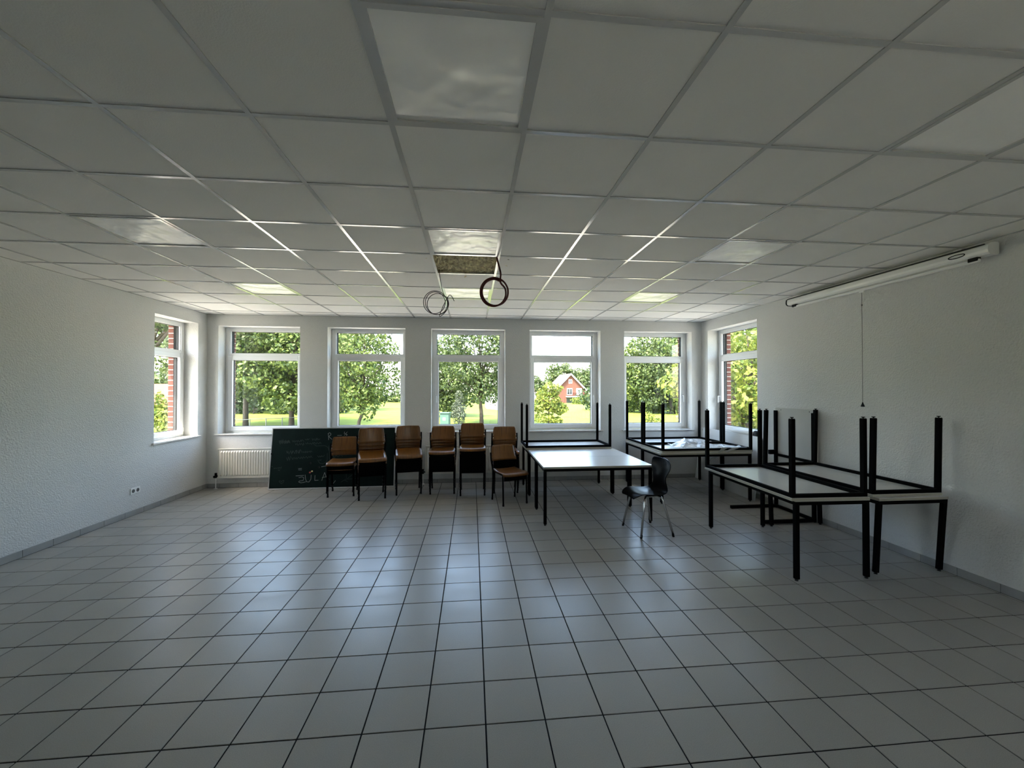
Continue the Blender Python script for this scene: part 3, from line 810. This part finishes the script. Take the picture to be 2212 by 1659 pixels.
# things on the right sill
roll = MB()
for k in range(3): roll.tube([(4.345, 5.93 + 0.0 * k, 0.960), (4.335, 6.42, 0.960)], [0.046 - 0.012 * k] * 2, 18)
tag(roll.build('paper_roll', 'white_plastic', smooth=False), 'white roll lying on the right window sill', 'roll')
t = tag(empty('dustpan', (4.36, 5.92, 0.925)), 'black domed brush with a flat handle on the right sill', 'brush')
dm = []
for i in range(9):
    a = i / 8 * math.pi / 2
    dm.append([(0.05 * math.cos(a) * math.cos(b), 0.11 * math.cos(a) * math.sin(b), 0.085 * math.sin(a)) for b in [2 * math.pi * k / 20 for k in range(21)]])
MB().sheet(dm).build('head', 'black_plastic', t, True)
MB().bar((0, -0.09, 0.02), (-0.02, -0.30, 0.02), 0.018, 0.035).build('handle', 'black_plastic', t)
t.name = 'hand_brush'

# crumpled film
rg = random.Random(21)
NX, NY = 64, 34
def fbm(x, y):
    return (0.025 * math.sin(6.1 * x + 3.3 * y + 1.2) * math.sin(4.3 * y - 2.2 * x) + 0.024 * (1 - abs(math.sin(11 * x - 7 * y + 0.6 + math.sin(5 * y)))) ** 2 + 0.020 * (1 - abs(math.sin(17 * x + 13 * y + math.sin(9 * x)))) ** 2 + 0.008 * math.sin(41 * x - 29 * y))
g_ = []
for j in range(NY + 1):
    row = []
    for i in range(NX + 1):
        u, v = i / NX, j / NY
        x = 3.12 + 0.98 * u - 0.10 * v * (1 - u) + rg.uniform(-.004, .004); y = 5.735 + 0.66 * v * (0.55 + 0.45 * math.sin(math.pi * min(1, u * 1.3))) + rg.uniform(-.004, .004)
        hump = 0.085 * math.exp(-((u - 0.36) / 0.15) ** 2 - ((v - 0.72) / 0.32) ** 2) + 0.07 * math.exp(-((u - 0.12) / 0.10) ** 2 - ((v - 0.3) / 0.3) ** 2)
        z = 0.756 + 0.006 + max(0, fbm(x, y)) + hump + 0.006
        if v < 0.08: z = max(z, 0.795)
        if v < 0.001 and 0.42 < u < 0.66: z -= 0.0
        row.append((x, y, z))
    g_.append(row)
film = MB().sheet(g_)
fl = []
for j in range(10):
    k = j / 9; fl.append([(3.66 - 0.20 * k + (0.30 - 0.29 * k) * i / 12, 5.690 - 0.012 * math.sin(9 * i / 12 + 3 * k), 0.80 - 0.20 * k) for i in range(13)])
fl.insert(0, [(3.66 + 0.30 * i / 12, 5.74, 0.802) for i in range(13)])
film.sheet(fl)
tag(film.build('plastic_film', 'plastic_film', smooth=True), 'crumpled clear plastic film lying on the upturned corner table', 'plastic film')

# ------------------------------------------------------------------ wooden chairs
def make_chair():
    t = empty('school_chair')
    prof = [(0.200, 0.462), (0.160, 0.455), (0.08, 0.448), (0.0, 0.446), (-0.08, 0.450), (-0.14, 0.455), (-0.175, 0.453), (-0.198, 0.444), (-0.211, 0.430), (-0.216, 0.412)]
    def w(y): return 0.198 if y < 0.05 else 0.198 - 0.022 * ((y - 0.05) / 0.15) ** 2
    g = [[(w(y) * s, y, z + 0.006 * abs(s) ** 3 - 0.004 * (1 - s * s)) for s in [-1 + 2 * k / 10 for k in range(11)]] for y, z in prof]
    solidify(MB().sheet(g).build('seat', 'beech', t, True), 0.011, 1.0)
    rows = []
    for k in range(9):
        f = k / 8; z = 0.580 + 0.222 * f
        hw = 0.200 - 0.022 * max(0, (f - 0.15) / 0.85)
        if f > 0.9: hw -= 0.012
        yb = 0.205 + 0.045 * f + 0.02 * (1 - f) ** 3 * -1
        rows.append([(hw * s, yb + 0.026 * (1 - s * s), z) for s in [-1 + 2 * q / 10 for q in range(11)]])
    solidify(MB().sheet(rows).build('backrest', 'beech', t, True), 0.010, 0.0)
    r = 0.0115
    for s in (-1, 1):
        lg = MB().tube([(s * 0.186, -0.185, 0.012), (s * 0.186, -0.168, 0.425), (s * 0.186, -0.155, 0.436)], r, 8).build('leg', 'black_steel', t)
        MB().tube([(s * 0.186, -0.1855, 0.0), (s * 0.186, -0.1845, 0.03)], 0.0145, 8).build('foot', 'black_plastic', lg)
        lg = MB().tube([(s * 0.186, 0.215, 0.012), (s * 0.190, 0.172, 0.43)], r, 8).build('leg', 'black_steel', t)
        MB().tube([(s * 0.186, 0.2155, 0.0), (s * 0.1863, 0.213, 0.03)], 0.0145, 8).build('foot', 'black_plastic', lg)
        MB().tube([(s * 0.190, 0.172, 0.42), (s * 0.198, 0.185, 0.50), (s * 0.206, 0.214, 0.60), (s * 0.206, 0.236, 0.700)], r, 8).build('back_post', 'black_steel', t)
        MB().tube([(s * 0.186, -0.160, 0.433), (s * 0.189, 0.175, 0.433)], 0.010, 8).build('side_rail', 'black_steel', t)
        for z, y in ((0.625, 0.208), (0.672, 0.216)): MB().disc((s * 0.188, y - 0.006, z), (0, -1, 0), 0.006, 0.004, 8).build('rivet', 'chrome', t)
    MB().tube([(-0.186, -0.150, 0.428), (0.186, -0.150, 0.428)], 0.009, 8).build('cross_rail', 'black_steel', t)
    MB().box(-0.182, 0.182, -0.209, -0.200, 0.352, 0.414, ch=0.002).build('front_apron', 'black_steel', t)
    MB().tube([(-0.188, 0.165, 0.428), (0.188, 0.165, 0.428)], 0.009, 8).build('cross_rail', 'black_steel', t)
    return t
chair0 = make_chair(); used = []
def place_chair(x, y, z, rz, tilt, label, group, roll=0.0):
    c = chair0 if not used else copy_tree(chair0)
    used.append(1)
    pv = Vector((0, 0.15, 0.45))
    c.matrix_world = Matrix.Translation((x, y, z)) @ Matrix.Rotation(rz, 4, 'Z') @ Matrix.Translation(pv) @ Matrix.Rotation(tilt, 4, 'X') @ Matrix.Rotation(roll, 4, 'Y') @ Matrix.Translation(-pv)
    tag(c, label, 'chair', group)
STACKS = [  # top-chair centre x, y, chairs, rotation, lean of the top chair, rise, forward step, words
    (-2.02, 6.64, 2, 8, 0, 0.075, 0.060, 'low stack before the chalk writing'),
    (-1.50, 6.36, 5, 16, 9.5, 0.058, 0.034, 'second stack from the left'),
    (-0.99, 6.58, 6, 11, 9.5, 0.048, 0.030, 'third stack from the left'),
    (-0.465, 6.56, 6, 1, 0, 0.048, 0.030, 'fourth stack from the left'),
    (0.010, 6.40, 7, 0, -1, 0.050, 0.028, 'tallest stack below the middle window'),
    (0.535, 6.52, 6, 0, 0, 0.045, 0.030, 'stack behind the single front chair'),
]
for x, y, n, rot, tilt, dz, dy, words in STACKS:
    rz = R(rot); bx_, by_ = -math.sin(rz), math.cos(rz)
    for k in range(n):
        b = n - 1 - k
        if b == 0: lb = 'topmost wooden chair of the ' + words
        elif k == 0: lb = 'bottom wooden chair of the ' + words
        else: lb = 'middle wooden chair hidden within the ' + words
        place_chair(x + bx_ * dy * b, y + by_ * dy * b, k * dz, rz, R(tilt * k / max(1, n - 1)), lb, 'wooden chairs in the ' + words)
place_chair(0.552, 6.00, 0, R(20), 0, 'single wooden chair with black legs in front of the stacks', 'wooden school chairs')

# ------------------------------------------------------------------ black shell chair
t = empty('shell_chair', (2.030, 4.628, 0), R(-84))
tag(t, 'black plastic shell chair with chrome legs beside the front table', 'chair')
path = [(-0.235, 0.418, .135), (-0.225, 0.440, .165), (-0.200, 0.456, .185), (-0.150, 0.463, .200), (-0.08, 0.457, .208), (0.0, 0.448, .210), (0.08, 0.445, .205), (0.135, 0.452, .195), (0.170, 0.475, .180),
        (0.190, 0.510, .160), (0.200, 0.560, .140), (0.207, 0.610, .133), (0.214, 0.650, .145), (0.222, 0.690, .175), (0.230, 0.730, .200), (0.236, 0.775, .205), (0.238, 0.805, .195), (0.236, 0.828, .170), (0.234, 0.838, .140)]
g = []
for y, z, w_ in path:
    row = []
    for k in range(13):
        s = -1 + 2 * k / 12
        c = 0.030 * s * s
        f = min(1, max(0, (z - 0.47) / 0.15))
        row.append((w_ * s, y - c * 1.5 * f, z + c * (1 - f) * (0.5 if y > -0.17 else -0.3)))
    g.append(row)
sh = solidify(MB().sheet(g).build('shell', 'chair_shell', t, True), 0.011, 0)
sb = sh.modifiers.new('smooth', 'SUBSURF'); sb.levels = 1; sb.render_levels = 2
for s in (-1, 1):
    for a, b in ((-0.185, -0.10), (0.195, 0.10)):
        x = s * (0.218 if a < 0 else 0.245)
        lg = MB().tube([(x, a, 0.014), (s * 0.165, b + (0.012 if b < 0 else -0.012) * -1, 0.395), (s * 0.155, b, 0.420), (s * 0.13, b * 0.8, 0.432)], 0.0122, 10).build('leg', 'chrome', t, True)
        MB().tube([(x, a, 0.0), (x - s * 0.003, a - 0.006 * (1 if a > 0 else -1), 0.034)], 0.0135, 10).build('foot', 'black_plastic', lg)
    MB().tube([(s * 0.13, -0.085, 0.432), (s * 0.12, 0.085, 0.430)], 0.010, 8).build('side_rail', 'chrome', t)
MB().tube([(-0.13, -0.03, 0.432), (0.13, -0.03, 0.432)], 0.009, 8).build('cross_rail', 'black_steel', t)

# ------------------------------------------------------------------ outside
def gz(x, y):
    d = max(0.0, y - 20); s = min(1, max(0, (x / max(y, 1) + 0.02) / 0.14)); s = s * s * (3 - 2 * s)
    l = min(1, max(0, (-x / max(y, 1) - 0.30) / 0.2)); bank = 0.0 * l * min(1, max(0, (y - 20) / 14))
    return -0.40 - 0.021 * d * s + bank + 0.05 * math.sin(x * 0.3) * math.sin(y * 0.23)
m = MB()
gx_ = sorted(set([-160, -120, -90, -70] + list(range(-56, 58, 4)) + [70, 90, 120, 160])); gy_ = [-60, -30, -10, 0] + list(range(8, 64, 4)) + list(range(64, 200, 12))
m.sheet([[(x, y, gz(x, y)) for x in gx_] for y in gy_])
tag(m.build('lawn', 'grass', smooth=True), 'sunlit yellow-green meadow outside the windows', 'lawn', kind='structure')

m = MB()  # unseen yard, added to reflect neutral light up to the ceiling
m.sheet([[(x, y, max(gz(x, y), -0.42) + 0.05) for x in (-19, -12, -5.35, 0, 5.25, 12, 19)] for y in (-14, -8, -2.75, 0, 4, 7.75, 12, 16)])
tag(m.build('bounce_paving', 'bounce_paving'), 'unseen pale yard added around the building to bounce neutral daylight', 'bounce_paving', kind='structure')

def at(px, dist):
    """ground point `dist` metres away in the direction of picture column px (used only to survey the garden)"""
    d = rt * ((px - 1106) / F_PX) + Vector((fw.x, fw.y, 0)); d.normalize()
    return d.x * dist, d.y * dist
def leaves(blobs, n, size, seed, surf=0.55, flat=0.0):
    r = np.random.default_rng(seed)
    vol = np.array([b[3] * b[4] * b[5] for b in blobs]) ** 0.75; vol /= vol.sum()
    idx = r.choice(len(blobs), n, p=vol); B = np.array(blobs)[idx]
    d = r.normal(size=(n, 3)); d /= np.linalg.norm(d, axis=1)[:, None]
    rad = surf + (1 - surf) * r.random(n) ** 0.6
    rad *= 1 + 0.10 * np.sin(5 * d[:, 0] + idx) + 0.10 * np.sin(6 * d[:, 2] + 2 * idx)
    c = B[:, :3] + d * B[:, 3:] * rad[:, None]
    nrm = d * 0.7 + r.normal(size=(n, 3)) * 0.6 + np.array([0, 0, 0.4]); nrm /= np.linalg.norm(nrm, axis=1)[:, None]
    a = np.cross(nrm, r.normal(size=(n, 3))); a /= np.linalg.norm(a, axis=1)[:, None]; b = np.cross(nrm, a)
    s = size * (0.6 + 0.8 * r.random(n))[:, None]
    v = np.stack([c - a * s * 0.6, c + b * s * 0.36 + nrm * s * 0.1, c + a * s * 0.6, c - b * s * 0.36 + nrm * s * 0.1], 1).reshape(-1, 3)
    return v
def quad_mesh(name, v, material):
    n = len(v) // 4; me = bpy.data.meshes.new(name)
    me.vertices.add(len(v)); me.vertices.foreach_set('co', v.astype(np.float32).ravel())
    me.loops.add(4 * n); me.loops.foreach_set('vertex_index', np.arange(4 * n, dtype=np.int32))
    me.polygons.add(n); me.polygons.foreach_set('loop_start', np.arange(0, 4 * n, 4, dtype=np.int32))
    me.update(calc_edges=True); me.materials.append(MATS[material]); return me
def tree(label, px, dist, trunk_h, trunk_r, blobs, n, size, leaf, seed, lean=0.0, group='trees outside the windows', name='tree', cat='tree'):
    x, y = at(px, dist); z = gz(x, y)
    t = tag(empty(name, (x, y, z)), label, cat, group)
    rg = random.Random(seed)
    tops = [Vector(b[:3]) for b in blobs]
    zc = max(b[2] for b in blobs)
    tr = MB().tube([(0, 0, -0.3), (lean * 0.3, 0, trunk_h * 0.5), (lean, 0, trunk_h), (lean * 1.2, 0.1, (trunk_h + zc) / 2), (lean * 1.3, 0, zc)], [trunk_r * 1.25, trunk_r, trunk_r * 0.85, trunk_r * 0.5, trunk_r * 0.15], 9)
    tr.build('trunk', 'bark', t, True)
    br = MB()
    for c in tops:
        s0 = Vector((lean, 0, trunk_h + (c.z - trunk_h) * 0.25)); mid = s0.lerp(c, 0.55) + Vector((rg.uniform(-.2, .2), rg.uniform(-.2, .2), rg.uniform(0.0, .3)))
        br.tube([s0, mid, c], [trunk_r * 0.45, trunk_r * 0.25, trunk_r * 0.08], 6)
    br.build('branches', 'bark', t, True)
    link('foliage', quad_mesh('foliage', leaves(blobs, n, size, seed), leaf), t)
    return t
def crown(r, h, zc, n, seed, spread=1.0, br=0.42):
    """rounded clumps arranged over a crown of radius r and height h"""
    g = random.Random(seed); out = [(0, 0, zc, r * 0.6, r * 0.6, h * 0.36)]
    for k in range(n):
        a = k * 2.39996; f = (k + 0.5) / n; zz = -1 + 2 * f; q = math.sqrt(max(0.05, 1 - zz * zz))
        out.append((r * 0.72 * q * math.cos(a) * spread, r * 0.72 * q * math.sin(a), zc + h * 0.38 * zz + g.uniform(-.2, .2),
                    r * br * g.uniform(.8, 1.2), r * br * g.uniform(.8, 1.2), h * 0.5 * br * g.uniform(.75, 1.1)))
    return out
# first window
tree('tall oak with a bare forked trunk in the leftmost far window', 531, 27, 2.3, 0.13, crown(4.0, 7.4, 4.9, 22, 1, br=0.30), 15000, 0.17, 'leaf_oak', 1)
tree('broad tree filling the right half of the leftmost far window', 630, 25, 1.2, 0.13, crown(3.1, 6.8, 3.6, 20, 2, br=0.32), 13000, 0.16, 'leaf_maple', 2)
tree('dark background tree behind the forked oak', 492, 44, 1.0, 0.22, crown(5.0, 9, 4.6, 16, 3, br=0.36), 9000, 0.32, 'leaf_oak', 3)
tree('dark background tree behind the broad tree of the leftmost window', 585, 46, 1.0, 0.22, crown(6.5, 10, 4.8, 18, 4, br=0.34), 11000, 0.32, 'leaf_oak', 4)
tree('low dark thicket beneath the oaks of the leftmost window', 548, 38, 0.1, 0.05, [(-4.5, 0, 1.0, 2.6, 1.2, 1.4), (-1.0, .6, 1.1, 2.6, 1.2, 1.5), (2.6, 0, 1.0, 2.4, 1.2, 1.3), (5, .5, 1.0, 2.2, 1.2, 1.3)], 6000, 0.22, 'leaf_dark', 31, group='shrubs outside', name='hedge', cat='hedge')
# second window
tree('slender maple with open crown in the second far window', 772, 20, 0.95, 0.075, crown(2.2, 5.2, 3.15, 24, 5, br=0.26), 9500, 0.125, 'leaf_maple', 5, lean=0.25)
# third window
tree('leafy tree with visible trunk right of centre in the middle window', 1041, 24, 1.35, 0.11, crown(2.7, 6.2, 4.1, 22, 6, br=0.30), 11500, 0.145, 'leaf_oak', 6, lean=-0.1)
tree('dense dark tree filling the left of the middle window', 962, 30, 0.8, 0.15, crown(2.2, 5.6, 2.8, 16, 7, br=0.36), 9500, 0.17, 'leaf_oak', 7)
tree('grey-green conical shrub below the tree in the middle window', 992, 23, 0.2, 0.04, [(0, 0, 0.5, .42, .42, .5), (0, 0, 1.0, .38, .38, .5), (0, 0, 1.5, .25, .25, .45)], 1800, 0.08, 'leaf_grey', 8, group='shrubs outside', name='shrub', cat='shrub')
# fourth window
tree('small bright green maple left in the house window', 1186, 17, 0.75, 0.04, [(0, 0, 1.55, .50, .50, .42), (-.42, 0, 1.35, .34, .40, .28), (.46, .1, 1.25, .36, .40, .28), (.1, 0, 2.05, .42, .42, .30), (-.3, 0, 1.85, .26, .3, .22), (-.2, 0, 0.85, .42, .5, .20), (.32, 0, 0.75, .28, .4, .16), (-.5, 0, .35, .3, .3, .25)], 3400, 0.095, 'leaf_young', 9)
tree('round distant tree left behind the gabled house', 1212, 130, 2, 0.3, crown(5.6, 7.5, 8.6, 14, 10, br=0.34), 4500, 0.5, 'leaf_oak', 10)
tree('round distant tree right behind the gabled house', 1264, 128, 2, 0.3, crown(6.2, 10.0, 6.0, 14, 11, br=0.34), 5500, 0.5, 'leaf_oak', 11)
tree('low distant tree at the left edge of the house window', 1160, 120, 1, 0.3, crown(4.0, 5.0, 5.0, 8, 28), 2000, 0.5, 'leaf_oak', 28)
tree('clipped bright shrub in front of the gabled house', 1262, 88, 0.2, 0.05, [(-1.2, 0, .7, 1.6, .9, 1.0), (1.0, 0, 1.0, 1.5, .9, 1.3)], 1500, 0.25, 'leaf_young', 12, group='shrubs outside', name='shrub', cat='shrub')
# fifth window
tree('tall rounded tree in the right half of the corner far window', 1452, 42, 1.2, 0.25, crown(3.9, 9.0, 4.2, 22, 13, br=0.34), 14000, 0.23, 'leaf_oak', 13)
tree('broad light green tree in the left half of the corner far window', 1388, 44, 1.3, 0.25, crown(4.0, 8.2, 3.9, 22, 14, br=0.34), 13000, 0.24, 'leaf_maple', 14)
tree('dark understorey tree low in the corner far window', 1375, 52, 0.6, 0.2, [(-4, 0, 1.4, 3, 1.5, 1.9), (0, 0, 1.5, 3, 1.5, 2.0), (4, 0, 1.4, 3, 1.5, 1.9), (8, 0, 1.4, 3, 1.5, 1.9)], 7000, 0.28, 'leaf_dark', 15)
tree('young bright sapling in front of the corner far window', 1412, 15, 0.35, 0.03, [(0, 0, .75, .30, .30, .40), (.25, 0, .55, .26, .3, .26), (-.2, 0, 1.0, .18, .2, .24), (.75, .2, .32, .35, .35, .22)], 1500, 0.07, 'leaf_young', 16)
# corner side windows
tree('bright green tree filling the right side window', 1618, 14, 0.9, 0.09, crown(2.5, 4.0, 2.3, 22, 17, br=0.30), 11000, 0.12, 'leaf_young', 17)
tree('darker tree behind the bright one in the right side window', 1592, 24, 1.2, 0.16, crown(3.6, 7.6, 4.4, 18, 18, br=0.32), 10000, 0.19, 'leaf_maple', 18)
tree('low dark hedge at the foot of the right side window', 1620, 10.5, 0.1, 0.03, [(0, 0, .45, 1.7, .8, .55), (1.4, 0, .5, 1.2, .8, .5)], 3600, 0.08, 'leaf_dark', 19, group='shrubs outside', name='hedge', cat='hedge')
tree('tree with overhanging boughs in the left side window', 318, 16, 2.6, 0.14, [(0, 0, 4.7, 1.2, 1.3, .9), (.9, 0, 4.05, .8, .9, .35), (1.2, .2, 5.0, .7, .9, .35), (.6, 0, 3.25, .55, .7, .2), (1.0, .1, 4.5, .4, .5, .2)], 3600, 0.12, 'leaf_oak', 20)
tree('yellow-green bush in front of the red roof, left side window', 348, 15.5, 0.3, 0.05, [(0, 0, .8, .9, .9, .8), (-.3, 0, 1.45, .6, .6, .5), (.45, 0, 1.0, .5, .6, .6), (.9, .2, .4, .5, .5, .5)], 5200, 0.09, 'leaf_young', 21, group='shrubs outside', name='shrub', cat='shrub')
tree('distant green tree beside the red roof, left side window', 368, 60, 1, 0.2, crown(2.6, 3.0, 2.2, 8, 22), 2200, 0.3, 'leaf_oak', 22)
# hedge rows and far trees
tree('low hedge at the far end of the meadow, second window', 850, 62, 0.1, 0.05, [(-3, 0, .6, 3, 1, 1.0), (1.5, 0, .7, 3, 1, 1.2), (5, 0, .7, 3, 1, 1.1)], 3600, 0.26, 'leaf_oak', 23, group='shrubs outside', name='hedge', cat='hedge')
tree('hedge behind the maple trunk at the meadow edge', 760, 58, 0.1, 0.05, [(-3, 0, .9, 2.6, 1, 1.4), (1.0, 0, .8, 2.6, 1, 1.3)], 3000, 0.26, 'leaf_young', 24, group='shrubs outside', name='hedge', cat='hedge')
tree('distant round tree at the left edge of the second window', 740, 40, 1.3, 0.2, crown(2.8, 6.6, 4.6, 15, 25, br=0.3), 5500, 0.22, 'leaf_oak', 25)
tree('distant hedge at the right edge of the middle window', 1072, 60, 0.1, 0.05, [(-2, 0, .6, 3, 1, .8), (2, 0, .6, 3, 1, .9)], 1800, 0.26, 'leaf_dark', 26, group='shrubs outside', name='hedge', cat='hedge')

# gabled brick house
x, y = at(1232, 105); z = gz(x, y)
hs = tag(empty('gabled_house', (x, y, z), R(4)), 'red brick house with a steep gable and balcony far away', 'house')
W2_, EV, PK = 5.4, 1.9, 7.3
wl = MB(); pr = [(-W2_, -1.0), (W2_, -1.0), (W2_, EV), (0, PK - 0.15), (-W2_, EV)]
wl.add([(a, -0.0, b) for a, b in pr] + [(a, 9.0, b) for a, b in pr], [(0, 1, 2, 3, 4), (9, 8, 7, 6, 5)] + [(k, 5 + k, 5 + (k + 1) % 5, (k + 1) % 5) for k in range(5)])
wl.build('wall', 'far_brick', hs)
rf = MB()
for s in (-1, 1):
    a, b = (s * (W2_ + 0.5), EV - 0.55), (0, PK)
    rf.add([(a[0], -0.5, a[1]), (b[0], -0.5, b[1]), (b[0], 9.4, b[1]), (a[0], 9.4, a[1]), (a[0], -0.5, a[1] + .22), (b[0], -0.5, b[1] + .22), (b[0], 9.4, b[1] + .22), (a[0], 9.4, a[1] + .22)],
           [(0, 1, 2, 3), (7, 6, 5, 4), (0, 4, 5, 1), (2, 6, 7, 3), (1, 5, 6, 2), (0, 3, 7, 4)])
rf.build('roof', 'roof_tile', hs)
bg_ = MB()
for s in (-1, 1): bg_.bar((s * (W2_ + 0.5), -0.54, EV - 0.42), (0, -0.54, PK + 0.12), 0.32, 0.05)
bg_.build('bargeboard', 'white_paint', hs)
for (a, b, c, d) in ((-0.45, 0.45, 5.0, 6.0), (-0.9, 0.5, 2.1, 3.75), (1.6, 3.0, 2.1, 3.75)):
    w_ = MB().box(a, b, -0.06, 0.02, c, d).build('window', 'white_paint', hs)
    if a < 1: MB().box(a + 0.12, (a + b) / 2 - 0.04, -0.075, -0.06, c + 0.15, d - 0.12).box((a + b) / 2 + 0.04, b - 0.12, -0.075, -0.06, c + 0.15, d - 0.12).build('pane', 'dark_glass', w_)
bl = MB().box(-1.2, 3.6, -1.2, 0, 1.55, 1.75).build('balcony', 'white_paint', hs)
rl = MB().box(-1.2, 3.6, -1.2, -1.14, 2.55, 2.62)
for k in range(25): rl.box(-1.2 + k * 0.198, -1.14 + k * 0.198, -1.19, -1.15, 1.75, 2.55)
rl.build('railing', 'black_steel', bl)
MB().box(-1.0, 3.4, -0.03, 0.0, -0.6, 1.5).build('dark_opening', 'dark_glass', hs)
# long pale house behind the second window and a red roofed one on the left
x, y = at(800, 120)
o = tag(empty('long_house', (x, y, gz(x, y))), 'long pale-roofed building beyond the meadow, second window', 'house')
MB().box(-14, 14, 0, 8, -1, 2.0).build('wall', 'white_paint', o)
MB().add([(-14.5, -.5, 1.9), (14.5, -.5, 1.9), (14.5, 4, 4.0), (-14.5, 4, 4.0), (14.5, 8.5, 1.9), (-14.5, 8.5, 1.9)], [(0, 1, 2, 3), (3, 2, 4, 5), (0, 3, 5), (1, 4, 2)]).build('roof', 'concrete', o)
x, y = at(330, 38)
o = tag(empty('red_roofed_house', (x, y, gz(x, y)), R(20)), 'house with a red tiled roof in the left side window', 'house')
MB().box(-4, 2.2, 0, 6, -1, 1.0).build('wall', 'far_brick', o)
MB().add([(-4.4, -.4, 0.9), (2.6, -.4, 0.9), (0.4, 3, 2.4), (-4.4, 3, 2.4), (2.6, 6.4, 0.9), (-4.4, 6.4, 0.9)], [(0, 1, 2, 3), (3, 2, 4, 5), (1, 4, 2), (0, 3, 5)]).build('roof', 'roof_red', o)
x, y = at(1082, 46)
o = tag(empty('flat_house', (x, y, gz(x, y))), 'pale wall of a low building behind the middle window tree', 'house')
MB().box(-1.6, 3.5, 0, 5, -1, 2.1).build('wall', 'white_paint', o)
MB().box(-1.9, 3.8, -.3, 5.3, 2.1, 2.45).build('roof', 'roof_tile', o)

# grey-green utility cabinet
x, y = at(962, 18.5); z = gz(x, y)
o = tag(empty('utility_cabinet', (x, y, z), R(-12)), 'green metal utility cabinet standing outside the middle window', 'cabinet')
MB().box(-0.20, 0.20, -0.16, 0.16, 0.05, 0.92, ch=0.01).build('body', 'cabinet_green', o)
MB().box(-0.23, 0.23, -0.20, 0.20, 0.92, 0.97, ch=0.01).build('lid', 'cabinet_green', o)
MB().box(-0.19, 0.19, -0.15, 0.15, -0.1, 0.05).build('plinth', 'concrete', o)
MB().box(-0.07, 0.05, -0.163, -0.160, 0.62, 0.74).build('plate', 'white_paint', o)
# low rail fence by the meadow
fp = [at(p, 24.0) for p in (470, 505, 540, 575, 610, 645, 680)]
o = tag(empty('rail_fence'), 'low metal rail fence along the meadow, leftmost window', 'fence')
for (x, y) in fp: MB().tube([(x, y, gz(x, y) - 0.1), (x, y, gz(x, y) + 0.55)], 0.025, 6).build('post', 'fence_metal', o)
for (a, b) in zip(fp, fp[1:]): MB().tube([(*a, gz(*a) + 0.52), (*b, gz(*b) + 0.52)], 0.018, 6).build('rail', 'fence_metal', o)
